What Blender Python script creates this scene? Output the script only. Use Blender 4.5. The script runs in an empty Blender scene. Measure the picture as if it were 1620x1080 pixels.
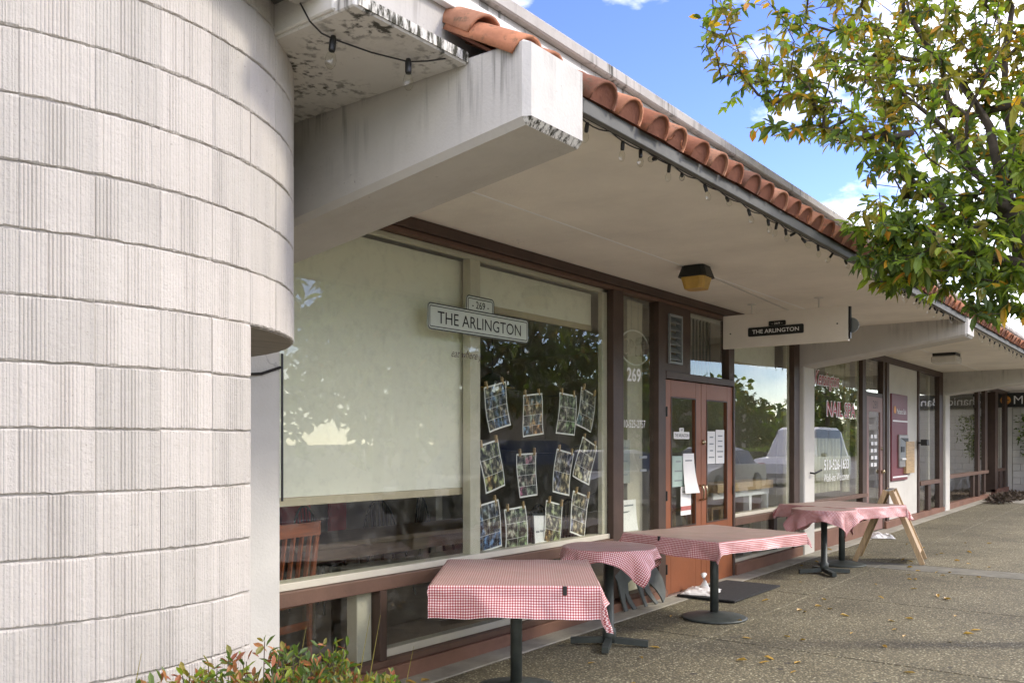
import bpy, math, random
from mathutils import Vector, Matrix, noise
R = math.radians
rnd = random.Random(7)
sc = bpy.context.scene
col = sc.collection

# ------------------------------------------------------------------ camera
CAM = Vector((0, -4.28, 1.53)); YAW = 37.39
cd = bpy.data.cameras.new('camera'); cam = bpy.data.objects.new('camera', cd); col.objects.link(cam)
cam.location = CAM; cam.rotation_euler = (R(90), 0, R(YAW - 90))
cd.sensor_width = 36; cd.lens = 1400 / 1620 * 36; cd.shift_y = (702 - 540) / 1620
cd.clip_start = .05; cd.clip_end = 3000
sc.camera = cam
# ------------------------------------------------------------------ world, sun, exposure
SUN_EL = 36; SUN_AZ = 143
w = bpy.data.worlds.new('World'); sc.world = w; w.use_nodes = True
nt = w.node_tree; nt.nodes.clear()
def wn(t, **k):
    n = nt.nodes.new(t)
    for a, b in k.items(): setattr(n, a, b)
    return n
sky = wn('ShaderNodeTexSky', sky_type='NISHITA', sun_disc=False, sun_elevation=R(SUN_EL), sun_rotation=R(SUN_AZ), altitude=100)
sky.air_density = 1.0; sky.dust_density = .2; sky.ozone_density = 3.0
tc = wn('ShaderNodeTexCoord'); mp = wn('ShaderNodeMapping'); mp.inputs['Scale'].default_value = (1.2, 2.2, 4.5); mp.inputs['Rotation'].default_value = (.35, .2, .55); mp.inputs['Location'].default_value = (7.31, 6.33, -8.18)
nz = wn('ShaderNodeTexNoise'); nz.inputs['Scale'].default_value = 1.25; nz.inputs['Detail'].default_value = 8; nz.inputs['Roughness'].default_value = .58
cr = wn('ShaderNodeValToRGB'); cr.color_ramp.elements[0].position = .44; cr.color_ramp.elements[1].position = .72
cr.color_ramp.elements[0].color = (0, 0, 0, 1); cr.color_ramp.elements[1].color = (.8, .8, .8, 1)
mx = wn('ShaderNodeMixRGB'); mx.inputs[2].default_value = (17.0, 15.6, 12.9, 1)
bg = wn('ShaderNodeBackground'); bg.inputs[1].default_value = .075; wo = wn('ShaderNodeOutputWorld')
L = nt.links.new
L(tc.outputs['Generated'], mp.inputs[0]); L(mp.outputs[0], nz.inputs[0]); L(nz.outputs[0], cr.inputs[0])
hs_ = wn('ShaderNodeHueSaturation'); hs_.inputs['Saturation'].default_value = 1.2; hs_.inputs['Hue'].default_value = .53; hs_.inputs['Value'].default_value = .80; L(sky.outputs[0], hs_.inputs['Color'])
L(cr.outputs[0], mx.inputs[0]); L(hs_.outputs[0], mx.inputs[1]); L(mx.outputs[0], bg.inputs[0]); L(bg.outputs[0], wo.inputs[0])
sl = bpy.data.lights.new('sun', 'SUN'); sun = bpy.data.objects.new('sun', sl); col.objects.link(sun)
sl.energy = .5; sl.angle = R(10); sl.color = (1, .92, .80)
sd = Vector((math.sin(R(SUN_AZ)) * math.cos(R(SUN_EL)), math.cos(R(SUN_AZ)) * math.cos(R(SUN_EL)), math.sin(R(SUN_EL))))
sun.rotation_euler = sd.to_track_quat('Z', 'Y').to_euler(); sun.location = sd * 30
vs = sc.view_settings; vs.view_transform = 'Standard'; vs.look = 'None'; vs.exposure = 2.78; vs.gamma = 1
sc.cycles.max_bounces = 10; sc.cycles.transparent_max_bounces = 24; sc.cycles.diffuse_bounces = 8

# ------------------------------------------------------------------ pixel helpers used while laying out (photo pixels -> a plane of the place)
F_ = 1400.; H_ = 702.; S_ = math.sin(R(YAW)); C_ = math.cos(R(YAW))
def onY(x, y, Yp=0.):
    k = (x - 810) / F_; dY = Yp - CAM.y; X = (C_ * dY + k * S_ * dY) / (S_ - k * C_); d = C_ * X + S_ * dY
    return X, CAM.z + (H_ - y) * d / F_
def onZ(x, y, Zp):
    d = (CAM.z - Zp) * F_ / (y - H_); r = (x - 810) / F_ * d
    return Vector((C_ * d + S_ * r, S_ * d - C_ * r + CAM.y, Zp))
def onX(x, y, X):
    k = (x - 810) / F_; dY = X * (S_ - k * C_) / (C_ + k * S_); d = C_ * X + S_ * dY
    return dY + CAM.y, CAM.z + (H_ - y) * d / F_

# ------------------------------------------------------------------ materials
def srgb(h):
    c = [int(h[i:i + 2], 16) / 255 for i in (0, 2, 4)]
    return tuple((x / 12.92 if x < .04045 else ((x + .055) / 1.055) ** 2.4) for x in c)
class NM:
    def __init__(s, name):
        s.m = bpy.data.materials.new(name); s.m.use_nodes = True; s.t = s.m.node_tree; s.t.nodes.clear()
        s.out = s.n('ShaderNodeOutputMaterial'); s.b = s.n('ShaderNodeBsdfPrincipled'); s.l(s.b.outputs[0], s.out.inputs[0])
    def n(s, t, **k):
        n = s.t.nodes.new(t)
        for a, b in k.items(): setattr(n, a, b)
        return n
    def l(s, a, b): s.t.links.new(a, b)
    def coord(s, kind='Object', scale=(1, 1, 1)):
        t = s.n('ShaderNodeTexCoord'); m = s.n('ShaderNodeMapping'); m.inputs['Scale'].default_value = scale
        s.l(t.outputs[kind], m.inputs[0]); return m.outputs[0]
    def pos(s, scale=(1, 1, 1)):
        t = s.n('ShaderNodeNewGeometry'); m = s.n('ShaderNodeMapping'); m.inputs['Scale'].default_value = scale
        s.l(t.outputs['Position'], m.inputs[0]); return m.outputs[0]
    def noise(s, vec, scale, detail=4, rough=.55):
        t = s.n('ShaderNodeTexNoise'); t.inputs['Scale'].default_value = scale; t.inputs['Detail'].default_value = detail; t.inputs['Roughness'].default_value = rough
        s.l(vec, t.inputs[0]); return t.outputs[0]
    def ramp(s, fac, *stops):
        r = s.n('ShaderNodeValToRGB'); e = r.color_ramp.elements
        while len(e) < len(stops): e.new(.5)
        for i, (p, c) in enumerate(stops):
            e[i].position = p; e[i].color = (*c, 1) if len(c) == 3 else c
        s.l(fac, r.inputs[0]); return r.outputs[0]
    def mix(s, fac, a, b, mode='MIX'):
        m = s.n('ShaderNodeMixRGB', blend_type=mode)
        for i, v in enumerate((fac, a, b)):
            if hasattr(v, 'links'): s.l(v, m.inputs[i])
            elif isinstance(v, (int, float)): m.inputs[i].default_value = v
            else: m.inputs[i].default_value = (*v, 1)
        return m.outputs[0]
    def math(s, op, a, b=0.):
        m = s.n('ShaderNodeMath', operation=op)
        for i, v in enumerate((a, b)):
            if hasattr(v, 'links'): s.l(v, m.inputs[i])
            else: m.inputs[i].default_value = v
        return m.outputs[0]
    def bump(s, h, st, dist=.01):
        b = s.n('ShaderNodeBump'); b.inputs['Strength'].default_value = st; b.inputs['Distance'].default_value = dist
        s.l(h, b.inputs['Height']); s.l(b.outputs[0], s.b.inputs['Normal'])
    def set(s, col=None, rough=None, metal=None, spec=None):
        for k, v in (('Base Color', col), ('Roughness', rough), ('Metallic', metal), ('Specular IOR Level', spec)):
            if v is None: continue
            if hasattr(v, 'links'): s.l(v, s.b.inputs[k])
            else: s.b.inputs[k].default_value = (*v, 1) if k == 'Base Color' else v
        return s
def plain(name, c, rough=.6, var=.18, scale=6., metal=0., bump=.0, bscale=90., spec=.5, kind='Object', stretch=(1, 1, 1)):
    m = NM(name)
    if isinstance(c, str): c = srgb(c)
    v = m.coord(kind, stretch) if kind != 'Position' else m.pos(stretch)
    n1 = m.noise(v, scale, 6, .6)
    m.set(m.ramp(n1, (.25, tuple(x * (1 - var) for x in c)), (.75, tuple(min(1, x * (1 + var)) for x in c))), rough, metal, spec)
    if bump: m.bump(m.noise(v, bscale, 3), bump)
    return m.m

def weather_white(name, c, dirt=.5, streak=True, top=None):
    """painted plaster: soft blotches, speckles and vertical black algae streaks that start under a top edge"""
    m = NM(name); p = m.pos()
    base = m.ramp(m.noise(p, 1.7, 6, .6), (.3, tuple(x * .86 for x in c)), (.7, c))
    spk = m.ramp(m.noise(p, 38, 3, .7), (.66, (0, 0, 0)), (.74, (1, 1, 1)))
    patch = m.ramp(m.noise(p, 2.3, 3), (.45, (0, 0, 0)), (.7, (1, 1, 1)))
    base = m.mix(m.mix(1, m.mix(1, spk, patch, 'MULTIPLY'), (dirt,) * 3, 'MULTIPLY'), base, (.07, .065, .05))
    if streak:
        sv = m.pos((22, 22, 1.3)); s1 = m.noise(sv, 1., 3, .6)
        st = m.ramp(s1, (.50, (0, 0, 0)), (.62, (1, 1, 1)))
        if top is not None:
            g = m.n('ShaderNodeNewGeometry'); x = m.n('ShaderNodeSeparateXYZ'); m.l(g.outputs['Position'], x.inputs[0])
            lo, hi = top
            mr = m.n('ShaderNodeMapRange'); mr.inputs[1].default_value = lo; mr.inputs[2].default_value = hi
            m.l(x.outputs[2], mr.inputs[0])
            st = m.mix(1, st, m.math('POWER', mr.outputs[0], 1.6), 'MULTIPLY')
        big = m.ramp(m.noise(p, 3.1, 2), (.42, (0, 0, 0)), (.62, (1, 1, 1)))
        st = m.mix(1, st, big, 'MULTIPLY')
        base = m.mix(m.mix(1, st, (dirt * 1.5,) * 3, 'MULTIPLY'), base, (.045, .045, .035))
    wv = m.n('ShaderNodeVectorMath', operation='ADD'); dn = m.n('ShaderNodeTexNoise'); dn.inputs['Scale'].default_value = 2.2; dn.inputs['Detail'].default_value = 5; m.l(p, dn.inputs[0])
    m.l(p, wv.inputs[0]); m.l(dn.outputs['Color'], wv.inputs[1])
    vc = m.n('ShaderNodeTexVoronoi', feature='DISTANCE_TO_EDGE'); vc.inputs['Scale'].default_value = .55; m.l(wv.outputs[0], vc.inputs[0])
    ck = m.ramp(vc.outputs['Distance'], (0, (1, 1, 1)), (.0035, (0, 0, 0))); ckm = m.ramp(m.noise(p, .9, 2), (.55, (0, 0, 0)), (.65, (.35, .35, .35)))
    base = m.mix(m.mix(1, ck, ckm, 'MULTIPLY'), base, (.10, .09, .075))
    sm = m.ramp(m.noise(m.pos((3, 1.2, 3)), .8, 6, .7), (.52, (0, 0, 0)), (.72, (1, 1, 1))); base = m.mix(m.mix(1, sm, (dirt * .35,) * 3, 'MULTIPLY'), base, (.22, .19, .15))
    m.set(base, .82, 0, .25); m.bump(m.noise(p, 70, 4), .22, .01)
    return m.m

def mat_block():
    m = NM('painted_block'); p = m.pos()
    c = (.535, .50, .447)
    base = m.ramp(m.noise(p, 1.5, 5, .6), (.3, tuple(x * .88 for x in c)), (.7, c))
    spk = m.ramp(m.noise(p, 75, 4, .75), (.635, (0, 0, 0)), (.69, (1, 1, 1)))
    patch = m.ramp(m.noise(p, 2.6, 4, .6), (.38, (.05, .05, .05)), (.66, (1, 1, 1)))
    base = m.mix(m.mix(1, m.mix(1, spk, patch, 'MULTIPLY'), (.75,) * 3, 'MULTIPLY'), base, (.16, .14, .11))
    sv = m.pos((9, 9, .8)); st = m.ramp(m.noise(sv, 1, 3), (.56, (0, 0, 0)), (.75, (1, 1, 1)))
    base = m.mix(m.mix(1, st, (.3,) * 3, 'MULTIPLY'), base, (.3, .28, .24))
    jl = m.n('ShaderNodeTexNoise'); jl.inputs['Scale'].default_value = 210; jl.inputs['Detail'].default_value = 2; m.l(p, jl.inputs[0]); base = m.mix(m.ramp(jl.outputs[0], (.34, (.14, .14, .14)), (.42, (0, 0, 0))), base, (.34, .31, .27))
    oi = m.n('ShaderNodeObjectInfo'); base = m.mix(1, base, m.ramp(oi.outputs['Random'], (0, (.90, .90, .89)), (1, (1.04, 1.03, 1.02))), 'MULTIPLY')
    gx = m.n('ShaderNodeNewGeometry'); sx_ = m.n('ShaderNodeSeparateXYZ'); m.l(gx.outputs['Position'], sx_.inputs[0])
    low = m.n('ShaderNodeMapRange'); low.inputs[1].default_value = .75; low.inputs[2].default_value = .0; m.l(sx_.outputs[2], low.inputs[0])
    spl = m.ramp(m.noise(p, 55, 4, .75), (.56, (0, 0, 0)), (.64, (1, 1, 1))); base = m.mix(m.math('MULTIPLY', m.math('MULTIPLY', spl, low.outputs[0]), .8), base, (.09, .075, .055))
    m.set(base, .88, 0, .2)
    h = m.math('ADD', m.noise(p, 120, 4, .7), m.math('MULTIPLY', m.noise(p, 34, 4, .65), 1.2)); m.bump(h, .55, .007)
    return m.m
def mat_mortar():
    return plain('mortar', (.42, .39, .35), .95, .25, 14, 0, .5, 90, .2, 'Position')
def mat_aggregate(name, tint=1.):
    m = NM(name); p = m.pos()
    vo = m.n('ShaderNodeTexVoronoi'); vo.inputs['Scale'].default_value = 62; m.l(p, vo.inputs[0])
    ww = m.n('ShaderNodeTexWhiteNoise'); m.l(vo.outputs['Color'], ww.inputs[0])
    cell = m.ramp(ww.outputs['Value'], (0, (.085, .072, .052)), (.35, (.21, .18, .135)), (.7, (.34, .295, .22)), (.9, (.47, .425, .34)), (1, (.62, .58, .49)))
    grout = (.145, .13, .102)
    edge = m.ramp(vo.outputs['Distance'], (.28, (0, 0, 0)), (.62, (1, 1, 1)))
    c = m.mix(edge, cell, grout)
    big = m.ramp(m.noise(p, .7, 5, .6), (.28, (.55, .53, .5)), (.72, (1.05, 1.03, 1.)))
    c = m.mix(1, c, big, 'MULTIPLY'); c = m.mix(1, c, (.96, .985, .82), 'MULTIPLY')
    dk = m.ramp(m.noise(p, 3.2, 5, .7), (.60, (0, 0, 0)), (.75, (1, 1, 1)))
    c = m.mix(m.mix(1, dk, (.45,) * 3, 'MULTIPLY'), c, (.05, .045, .04))
    vg = m.n('ShaderNodeTexVoronoi'); vg.inputs['Scale'].default_value = 3.3; m.l(p, vg.inputs[0])
    c = m.mix(m.ramp(vg.outputs['Distance'], (.07, (.7, .7, .7)), (.10, (0, 0, 0))), c, (.035, .033, .03))
    m.set(c, .85, 0, .3); m.bump(m.math('SUBTRACT', 1., vo.outputs['Distance']), .55, .008)
    return m.m
def mat_gingham(name, dusty=0.):
    m = NM(name)
    uv = m.n('ShaderNodeUVMap'); s = m.n('ShaderNodeSeparateXYZ'); m.l(uv.outputs[0], s.inputs[0])
    per = .0150
    def stripe(o):
        a = m.math('FRACT', m.math('DIVIDE', o, per)); return m.math('GREATER_THAN', a, .5)
    sx, sy = stripe(s.outputs[0]), stripe(s.outputs[1])
    t = m.math('MULTIPLY', m.math('ADD', sx, sy), .5)
    c = m.ramp(t, (0, (.80, .74, .70)), (.5, (.58, .20, .19)), (1, (.22, .02, .02)))
    v = m.coord('Object'); d = m.ramp(m.noise(v, 5, 5, .65), (.35, (0, 0, 0)), (.7, (1, 1, 1)))
    gn = m.n('ShaderNodeNewGeometry'); sz = m.n('ShaderNodeSeparateXYZ'); m.l(gn.outputs['True Normal'], sz.inputs[0])
    top = m.math('GREATER_THAN', sz.outputs[2], .93)       # dust and pollen settle on the level part of the cloth
    dustf = m.math('MULTIPLY', top, m.math('ADD', m.math('MULTIPLY', d, .30), .44 + dusty))
    c = m.mix(dustf, c, (.31, .235, .185))
    m.set(c, .5, 0, .45); m.bump(m.noise(v, 30, 3), .15, .01)
    return m.m
def mat_glass(name, tint=(.965, .98, .955), dirt=.03):
    m = NM(name); m.t.nodes.remove(m.b)
    fr = m.n('ShaderNodeFresnel'); fr.inputs[0].default_value = 1.5
    tr = m.n('ShaderNodeBsdfTransparent'); tr.inputs[0].default_value = (*tint, 1)
    gl = m.n('ShaderNodeBsdfGlossy'); gl.inputs['Roughness'].default_value = .0
    nn = m.n('ShaderNodeBump'); nn.inputs['Strength'].default_value = .012; nn.inputs['Distance'].default_value = .05
    m.l(m.noise(m.pos(), 1.1, 1), nn.inputs['Height']); m.l(nn.outputs[0], gl.inputs['Normal'])
    a = m.n('ShaderNodeMixShader'); gb = m.n('ShaderNodeNewGeometry'); fo = m.math('MULTIPLY', m.math('MULTIPLY', fr.outputs[0], 1.6), m.math('SUBTRACT', 1., gb.outputs['Backfacing'])); m.l(fo, a.inputs[0]); m.l(tr.outputs[0], a.inputs[1]); m.l(gl.outputs[0], a.inputs[2])
    df = m.n('ShaderNodeBsdfDiffuse'); df.inputs[0].default_value = (.55, .55, .5, 1)
    b = m.n('ShaderNodeMixShader'); dn = m.ramp(m.noise(m.pos(), 9, 6, .75), (.5, (0, 0, 0)), (.8, (dirt * 3,) * 3))
    m.l(dn, b.inputs[0]); m.l(a.outputs[0], b.inputs[1]); m.l(df.outputs[0], b.inputs[2]); m.l(b.outputs[0], m.out.inputs[0])
    return m.m
def mat_leaf(name, c, c2, trans=.35):
    m = NM(name); oi = m.n('ShaderNodeNewGeometry')
    cc = m.ramp(oi.outputs['Random Per Island'], (0, c), (1, c2))
    m.set(cc, .45, 0, .4)
    tr = m.n('ShaderNodeBsdfTranslucent'); m.l(m.mix(1, cc, (1.5, 1.7, .6), 'MULTIPLY'), tr.inputs[0])
    a = m.n('ShaderNodeMixShader'); a.inputs[0].default_value = trans
    m.l(m.b.outputs[0], a.inputs[1]); m.l(tr.outputs[0], a.inputs[2]); m.l(a.outputs[0], m.out.inputs[0])
    return m.m
def mat_collage(name, seed):
    cr_ = random.Random(seed * 5 + 1)
    """a printed sheet of small pictures: white margins, grid of cells, soft blurry colours in each"""
    m = NM(name); uv = m.n('ShaderNodeUVMap')
    br = m.n('ShaderNodeTexBrick'); br.offset = .5 if seed % 3 == 1 else 0.; br.squash = 1.
    br.inputs['Scale'].default_value = 1; br.inputs['Mortar Size'].default_value = .0035; br.inputs['Mortar Smooth'].default_value = 0
    br.offset = cr_.choice((0, 0, .5, .33)); br.squash = cr_.choice((1., 1., .6, 1.5)); br.inputs['Brick Width'].default_value = cr_.choice((.333, .5, .333, .45, .7)); br.inputs['Row Height'].default_value = cr_.choice((.25, .333, .333, .5))
    br.inputs['Color1'].default_value = (0, 0, 0, 1); br.inputs['Color2'].default_value = (1, 1, 1, 1)
    m.l(uv.outputs[0], br.inputs[0])
    mp_ = m.n('ShaderNodeMapping'); mp_.inputs['Location'].default_value = (seed * 3.7, seed * 1.3, seed); m.l(uv.outputs[0], mp_.inputs[0])
    a = m.n('ShaderNodeTexNoise'); a.inputs['Scale'].default_value = 6.5; a.inputs['Detail'].default_value = 5; m.l(mp_.outputs[0], a.inputs[0])
    lum = m.ramp(a.outputs[0], (.36, (.006, .006, .006)), (.46, (.06, .055, .05)), (.55, (.26, .24, .21)), (.66, (.80, .78, .70)))
    b = m.n('ShaderNodeTexNoise'); b.inputs['Scale'].default_value = 4.2; b.inputs['Detail'].default_value = 1; m.l(mp_.outputs[0], b.inputs[0])
    pal = [((.30, .24, .12), (.10, .20, .42)), ((.10, .25, .55), (.55, .25, .10)), ((.25, .25, .2), (.2, .3, .16)), ((.12, .3, .5), (.35, .33, .25)),
           ((.55, .3, .1), (.25, .3, .15)), ((.6, .05, .28), (.2, .25, .2)), ((.15, .17, .4), (.35, .3, .2)), ((.6, .28, .1), (.5, .42, .3))][seed % 8]
    tile_r = m.math('FRACT', m.math('MULTIPLY', br.outputs['Color'], 7.31))
    hue = m.ramp(tile_r, (0, tuple(min(1, x * 2.2) for x in pal[0])), (.3, (.85, .82, .72)), (.55, tuple(min(1, x * 2.2) for x in pal[1])), (.75, (.55, .6, .45)), (1, tuple(min(1, x * 2) for x in pal[0])))
    hue = m.mix(m.ramp(b.outputs[0], (.45, (0, 0, 0)), (.6, (.8, .8, .8))), hue, tuple(min(1, x * 2.4) for x in pal[1]))
    c = m.mix(1, lum, hue, 'MULTIPLY'); c = m.mix(br.outputs['Fac'], c, (.8, .79, .74))
    s = m.n('ShaderNodeSeparateXYZ'); m.l(uv.outputs[0], s.inputs[0])
    e = m.math('MAXIMUM', m.math('ABSOLUTE', m.math('SUBTRACT', s.outputs[0], .5)), m.math('ABSOLUTE', m.math('SUBTRACT', s.outputs[1], .5)))
    c = m.mix(m.math('GREATER_THAN', e, .465), c, (.82, .81, .76)); m.set(c, .5)
    return m.m
def mat_wood(name, c, dark=.5, scale=3., rough=.5, axis=(1, 14, 14)):
    m = NM(name); v = m.coord('Object', axis)
    n = m.noise(v, scale, 6, .65); m.set(m.ramp(n, (.3, tuple(x * dark for x in c)), (.7, c)), rough); m.bump(n, .15, .004)
    return m.m
M = {}
M['block'] = mat_block(); M['mortar'] = mat_mortar()
M['beam'] = weather_white('beam_plaster', (.57, .55, .50), .55, True, (2.72, 3.24))
M['slab'] = weather_white('slab_plaster', (.64, .62, .57), .9, True, (3.05, 3.20))
def mat_moss():
    m = NM('algae_edge'); p = m.pos((1, 1, .25))
    k = m.ramp(m.noise(p, 42, 5, .7), (.42, (0, 0, 0)), (.56, (1, 1, 1))); m.set(m.mix(k, (.05, .048, .035), (.60, .58, .52)), .9, 0, .2); m.bump(m.noise(m.pos(), 90, 3), .4, .006); return m.m
M['moss'] = mat_moss()
M['soffit'] = weather_white('soffit_plaster', (.86, .81, .71), .3, False)
M['column'] = weather_white('column_plaster', (.64, .62, .56), .2, False)
M['fascia'] = plain('fascia_grey', (.13, .13, .118), .7, .2, 5, 0, .1, 60, .3, 'Position')
M['trimw'] = plain('trim_offwhite', (.62, .60, .54), .6, .12, 5, 0, .1, 60, .3, 'Position')
M['parapet'] = weather_white('parapet_concrete', (.46, .44, .40), .9, True, (3.2, 3.72))
M['flash'] = plain('white_flashing', (.62, .61, .58), .45, .08, 5, 0, .1, 40, .5, 'Position')
M['brown'] = plain('brown_frame', (.066, .040, .028), .5, .25, 5, 0, .12, 40, .4, 'Position')
M['brown2'] = plain('brown_sill', (.125, .070, .046), .55, .22, 4, 0, .15, 50, .4, 'Position')
M['basec'] = plain('brown_base', (.20, .105, .070), .7, .2, 3, 0, .3, 60, .3, 'Position')
M['cream'] = plain('cream_frame', (.53, .495, .395), .55, .1, 4, 0, .05, 40, .4, 'Position')
M['door'] = plain('red_brown_door', (.23, .078, .032), .45, .16, 2.2, 0, .12, 40, .45, 'Position')
M['doorb'] = plain('mauve_brown_door', (.26, .15, .125), .5, .16, 2.2, 0, .1, 40, .45, 'Position')
M['glass'] = mat_glass('shop_glass')
M['tile'] = None
def mat_tile():
    m = NM('terracotta_tile'); v = m.pos(); oi = m.n('ShaderNodeObjectInfo')
    c = m.ramp(oi.outputs['Random'], (0, (.17, .085, .058)), (.3, (.36, .14, .075)), (.6, (.46, .20, .11)), (.85, (.42, .215, .135)), (1, (.28, .14, .09)))
    n = m.ramp(m.noise(v, 7, 6, .65), (.3, (.62, .62, .62)), (.7, (1.1, 1.08, 1.05)))
    c = m.mix(1, c, n, 'MULTIPLY')
    moss = m.ramp(m.noise(v, 16, 5, .7), (.55, (0, 0, 0)), (.68, (1, 1, 1))); c = m.mix(m.mix(1, moss, (.7,) * 3, 'MULTIPLY'), c, (.10, .085, .055))
    m.set(c, .85, 0, .2); m.bump(m.noise(v, 60, 4), .3, .006)
    return m.m
M['tile'] = mat_tile()
M['tilefill'] = plain('terracotta_mortar', (.20, .085, .055), .9, .25, 9, 0, .3, 60, .2, 'Position')
M['aggregate'] = mat_aggregate('exposed_aggregate'); M['concrete'] = plain('smooth_concrete', (.33, .31, .25), .9, .25, 5, 0, .4, 90, .25, 'Position')
M['band'] = plain('worn_concrete', (.17, .162, .125), .9, .3, 5, 0, .4, 90, .25, 'Position')
M['asphalt'] = plain('worn_road', (.22, .21, .19), .9, .3, 3, 0, .5, 120, .3, 'Position')
M['earth'] = plain('dry_earth', (.13, .11, .08), .95, .3, 4, 0, .6, 40, .2, 'Position')
M['gingham'] = mat_gingham('red_gingham_vinyl'); M['gingham2'] = mat_gingham('dusty_gingham_vinyl', .30)
M['iron'] = plain('dark_green_iron', (.052, .060, .052), .5, .3, 9, .2, .15, 60, .45)
M['black'] = plain('black_plastic', (.014, .014, .014), .4, .2, 9)
M['blackp'] = plain('black_paint', (.012, .014, .012), .45, .1, 9)
M['white'] = plain('white_paint', (.78, .78, .76), .5, .05, 4)
M['whiteline'] = plain('white_vinyl', (.85, .85, .82), .5, .03, 4)
M['paper'] = plain('paper', (.78, .77, .74), .7, .06, 6)
M['plaque'] = plain('pale_green_plaque', (.55, .60, .52), .5, .05, 3)
M['red'] = plain('red_vinyl', (.42, .035, .04), .5, .08, 4)
M['chalk'] = plain('chalkboard_grey', (.10, .108, .10), .75, .3, 7)
M['chalkw'] = plain('chalk_white', (.6, .6, .58), .9, .1, 30)
M['blind'] = plain('blind_fabric', (.80, .78, .66), .85, .015, .6, 0, .1, 160, .2)
M['blindbar'] = plain('blind_hem', (.50, .43, .30), .7, .1, 4)
M['amber'] = plain('amber_lens', (.50, .30, .055), .35, .2, 12)
M['chairwood'] = mat_wood('red_brown_wood', (.30, .085, .03), .6, 4, .4)
M['oldwood'] = mat_wood('worn_table_wood', (.24, .17, .10), .45, 3, .5, (1, 9, 9))
M['pine'] = mat_wood('pale_pine', (.58, .40, .20), .6, 3, .5)
M['signwood'] = mat_wood('sandwich_board_wood', (.55, .38, .20), .55, 3, .55, (12, 12, 1))
M['inwall'] = plain('interior_wall', (.50, .46, .38), .9, .15, 2)
M['infloor'] = plain('interior_floor', (.28, .21, .15), .5, .3, 3)
M['inceil'] = plain('interior_ceiling', (.5, .5, .45), .9, .1, 2)
M['metal'] = plain('brushed_metal', (.45, .43, .40), .35, .15, 9, .9)
M['chrome'] = plain('brass_knob', (.5, .42, .28), .25, .1, 9, .9)
M['bulb'] = mat_glass('bulb_glass', (.95, .95, .92), .02)
M['maroon'] = plain('maroon_panel', (.17, .035, .045), .45, .12, 2)
M['grey'] = plain('grey_plastic', (.22, .24, .24), .45, .1, 6)
M['orange'] = plain('orange_print', (.75, .32, .05), .5, .05, 6)
M['curtain'] = plain('yellowed_curtain', (.46, .44, .30), .9, .15, 3)
M['redthing'] = plain('red_plastic', (.4, .02, .02), .5, .1, 4)
M['bark'] = plain('tree_bark', (.085, .07, .055), .95, .4, 9, 0, .7, 30, .2)
M['twig'] = plain('twig_bark', (.10, .075, .05), .9, .3, 9)
M['leafA'] = mat_leaf('leaf_dark_green', (.06, .10, .025), (.11, .16, .035))
M['leafB'] = mat_leaf('leaf_light_green', (.17, .25, .035), (.29, .34, .05), .4)
M['leafC'] = mat_leaf('leaf_olive', (.17, .16, .035), (.27, .215, .045))
M['leafD'] = mat_leaf('leaf_yellow', (.55, .33, .03), (.45, .20, .02))
M['leafR'] = mat_leaf('leaf_red', (.22, .06, .03), (.32, .14, .04), .2)
M['fallen'] = mat_leaf('leaf_fallen', (.60, .42, .08), (.40, .22, .06), .1)

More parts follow.
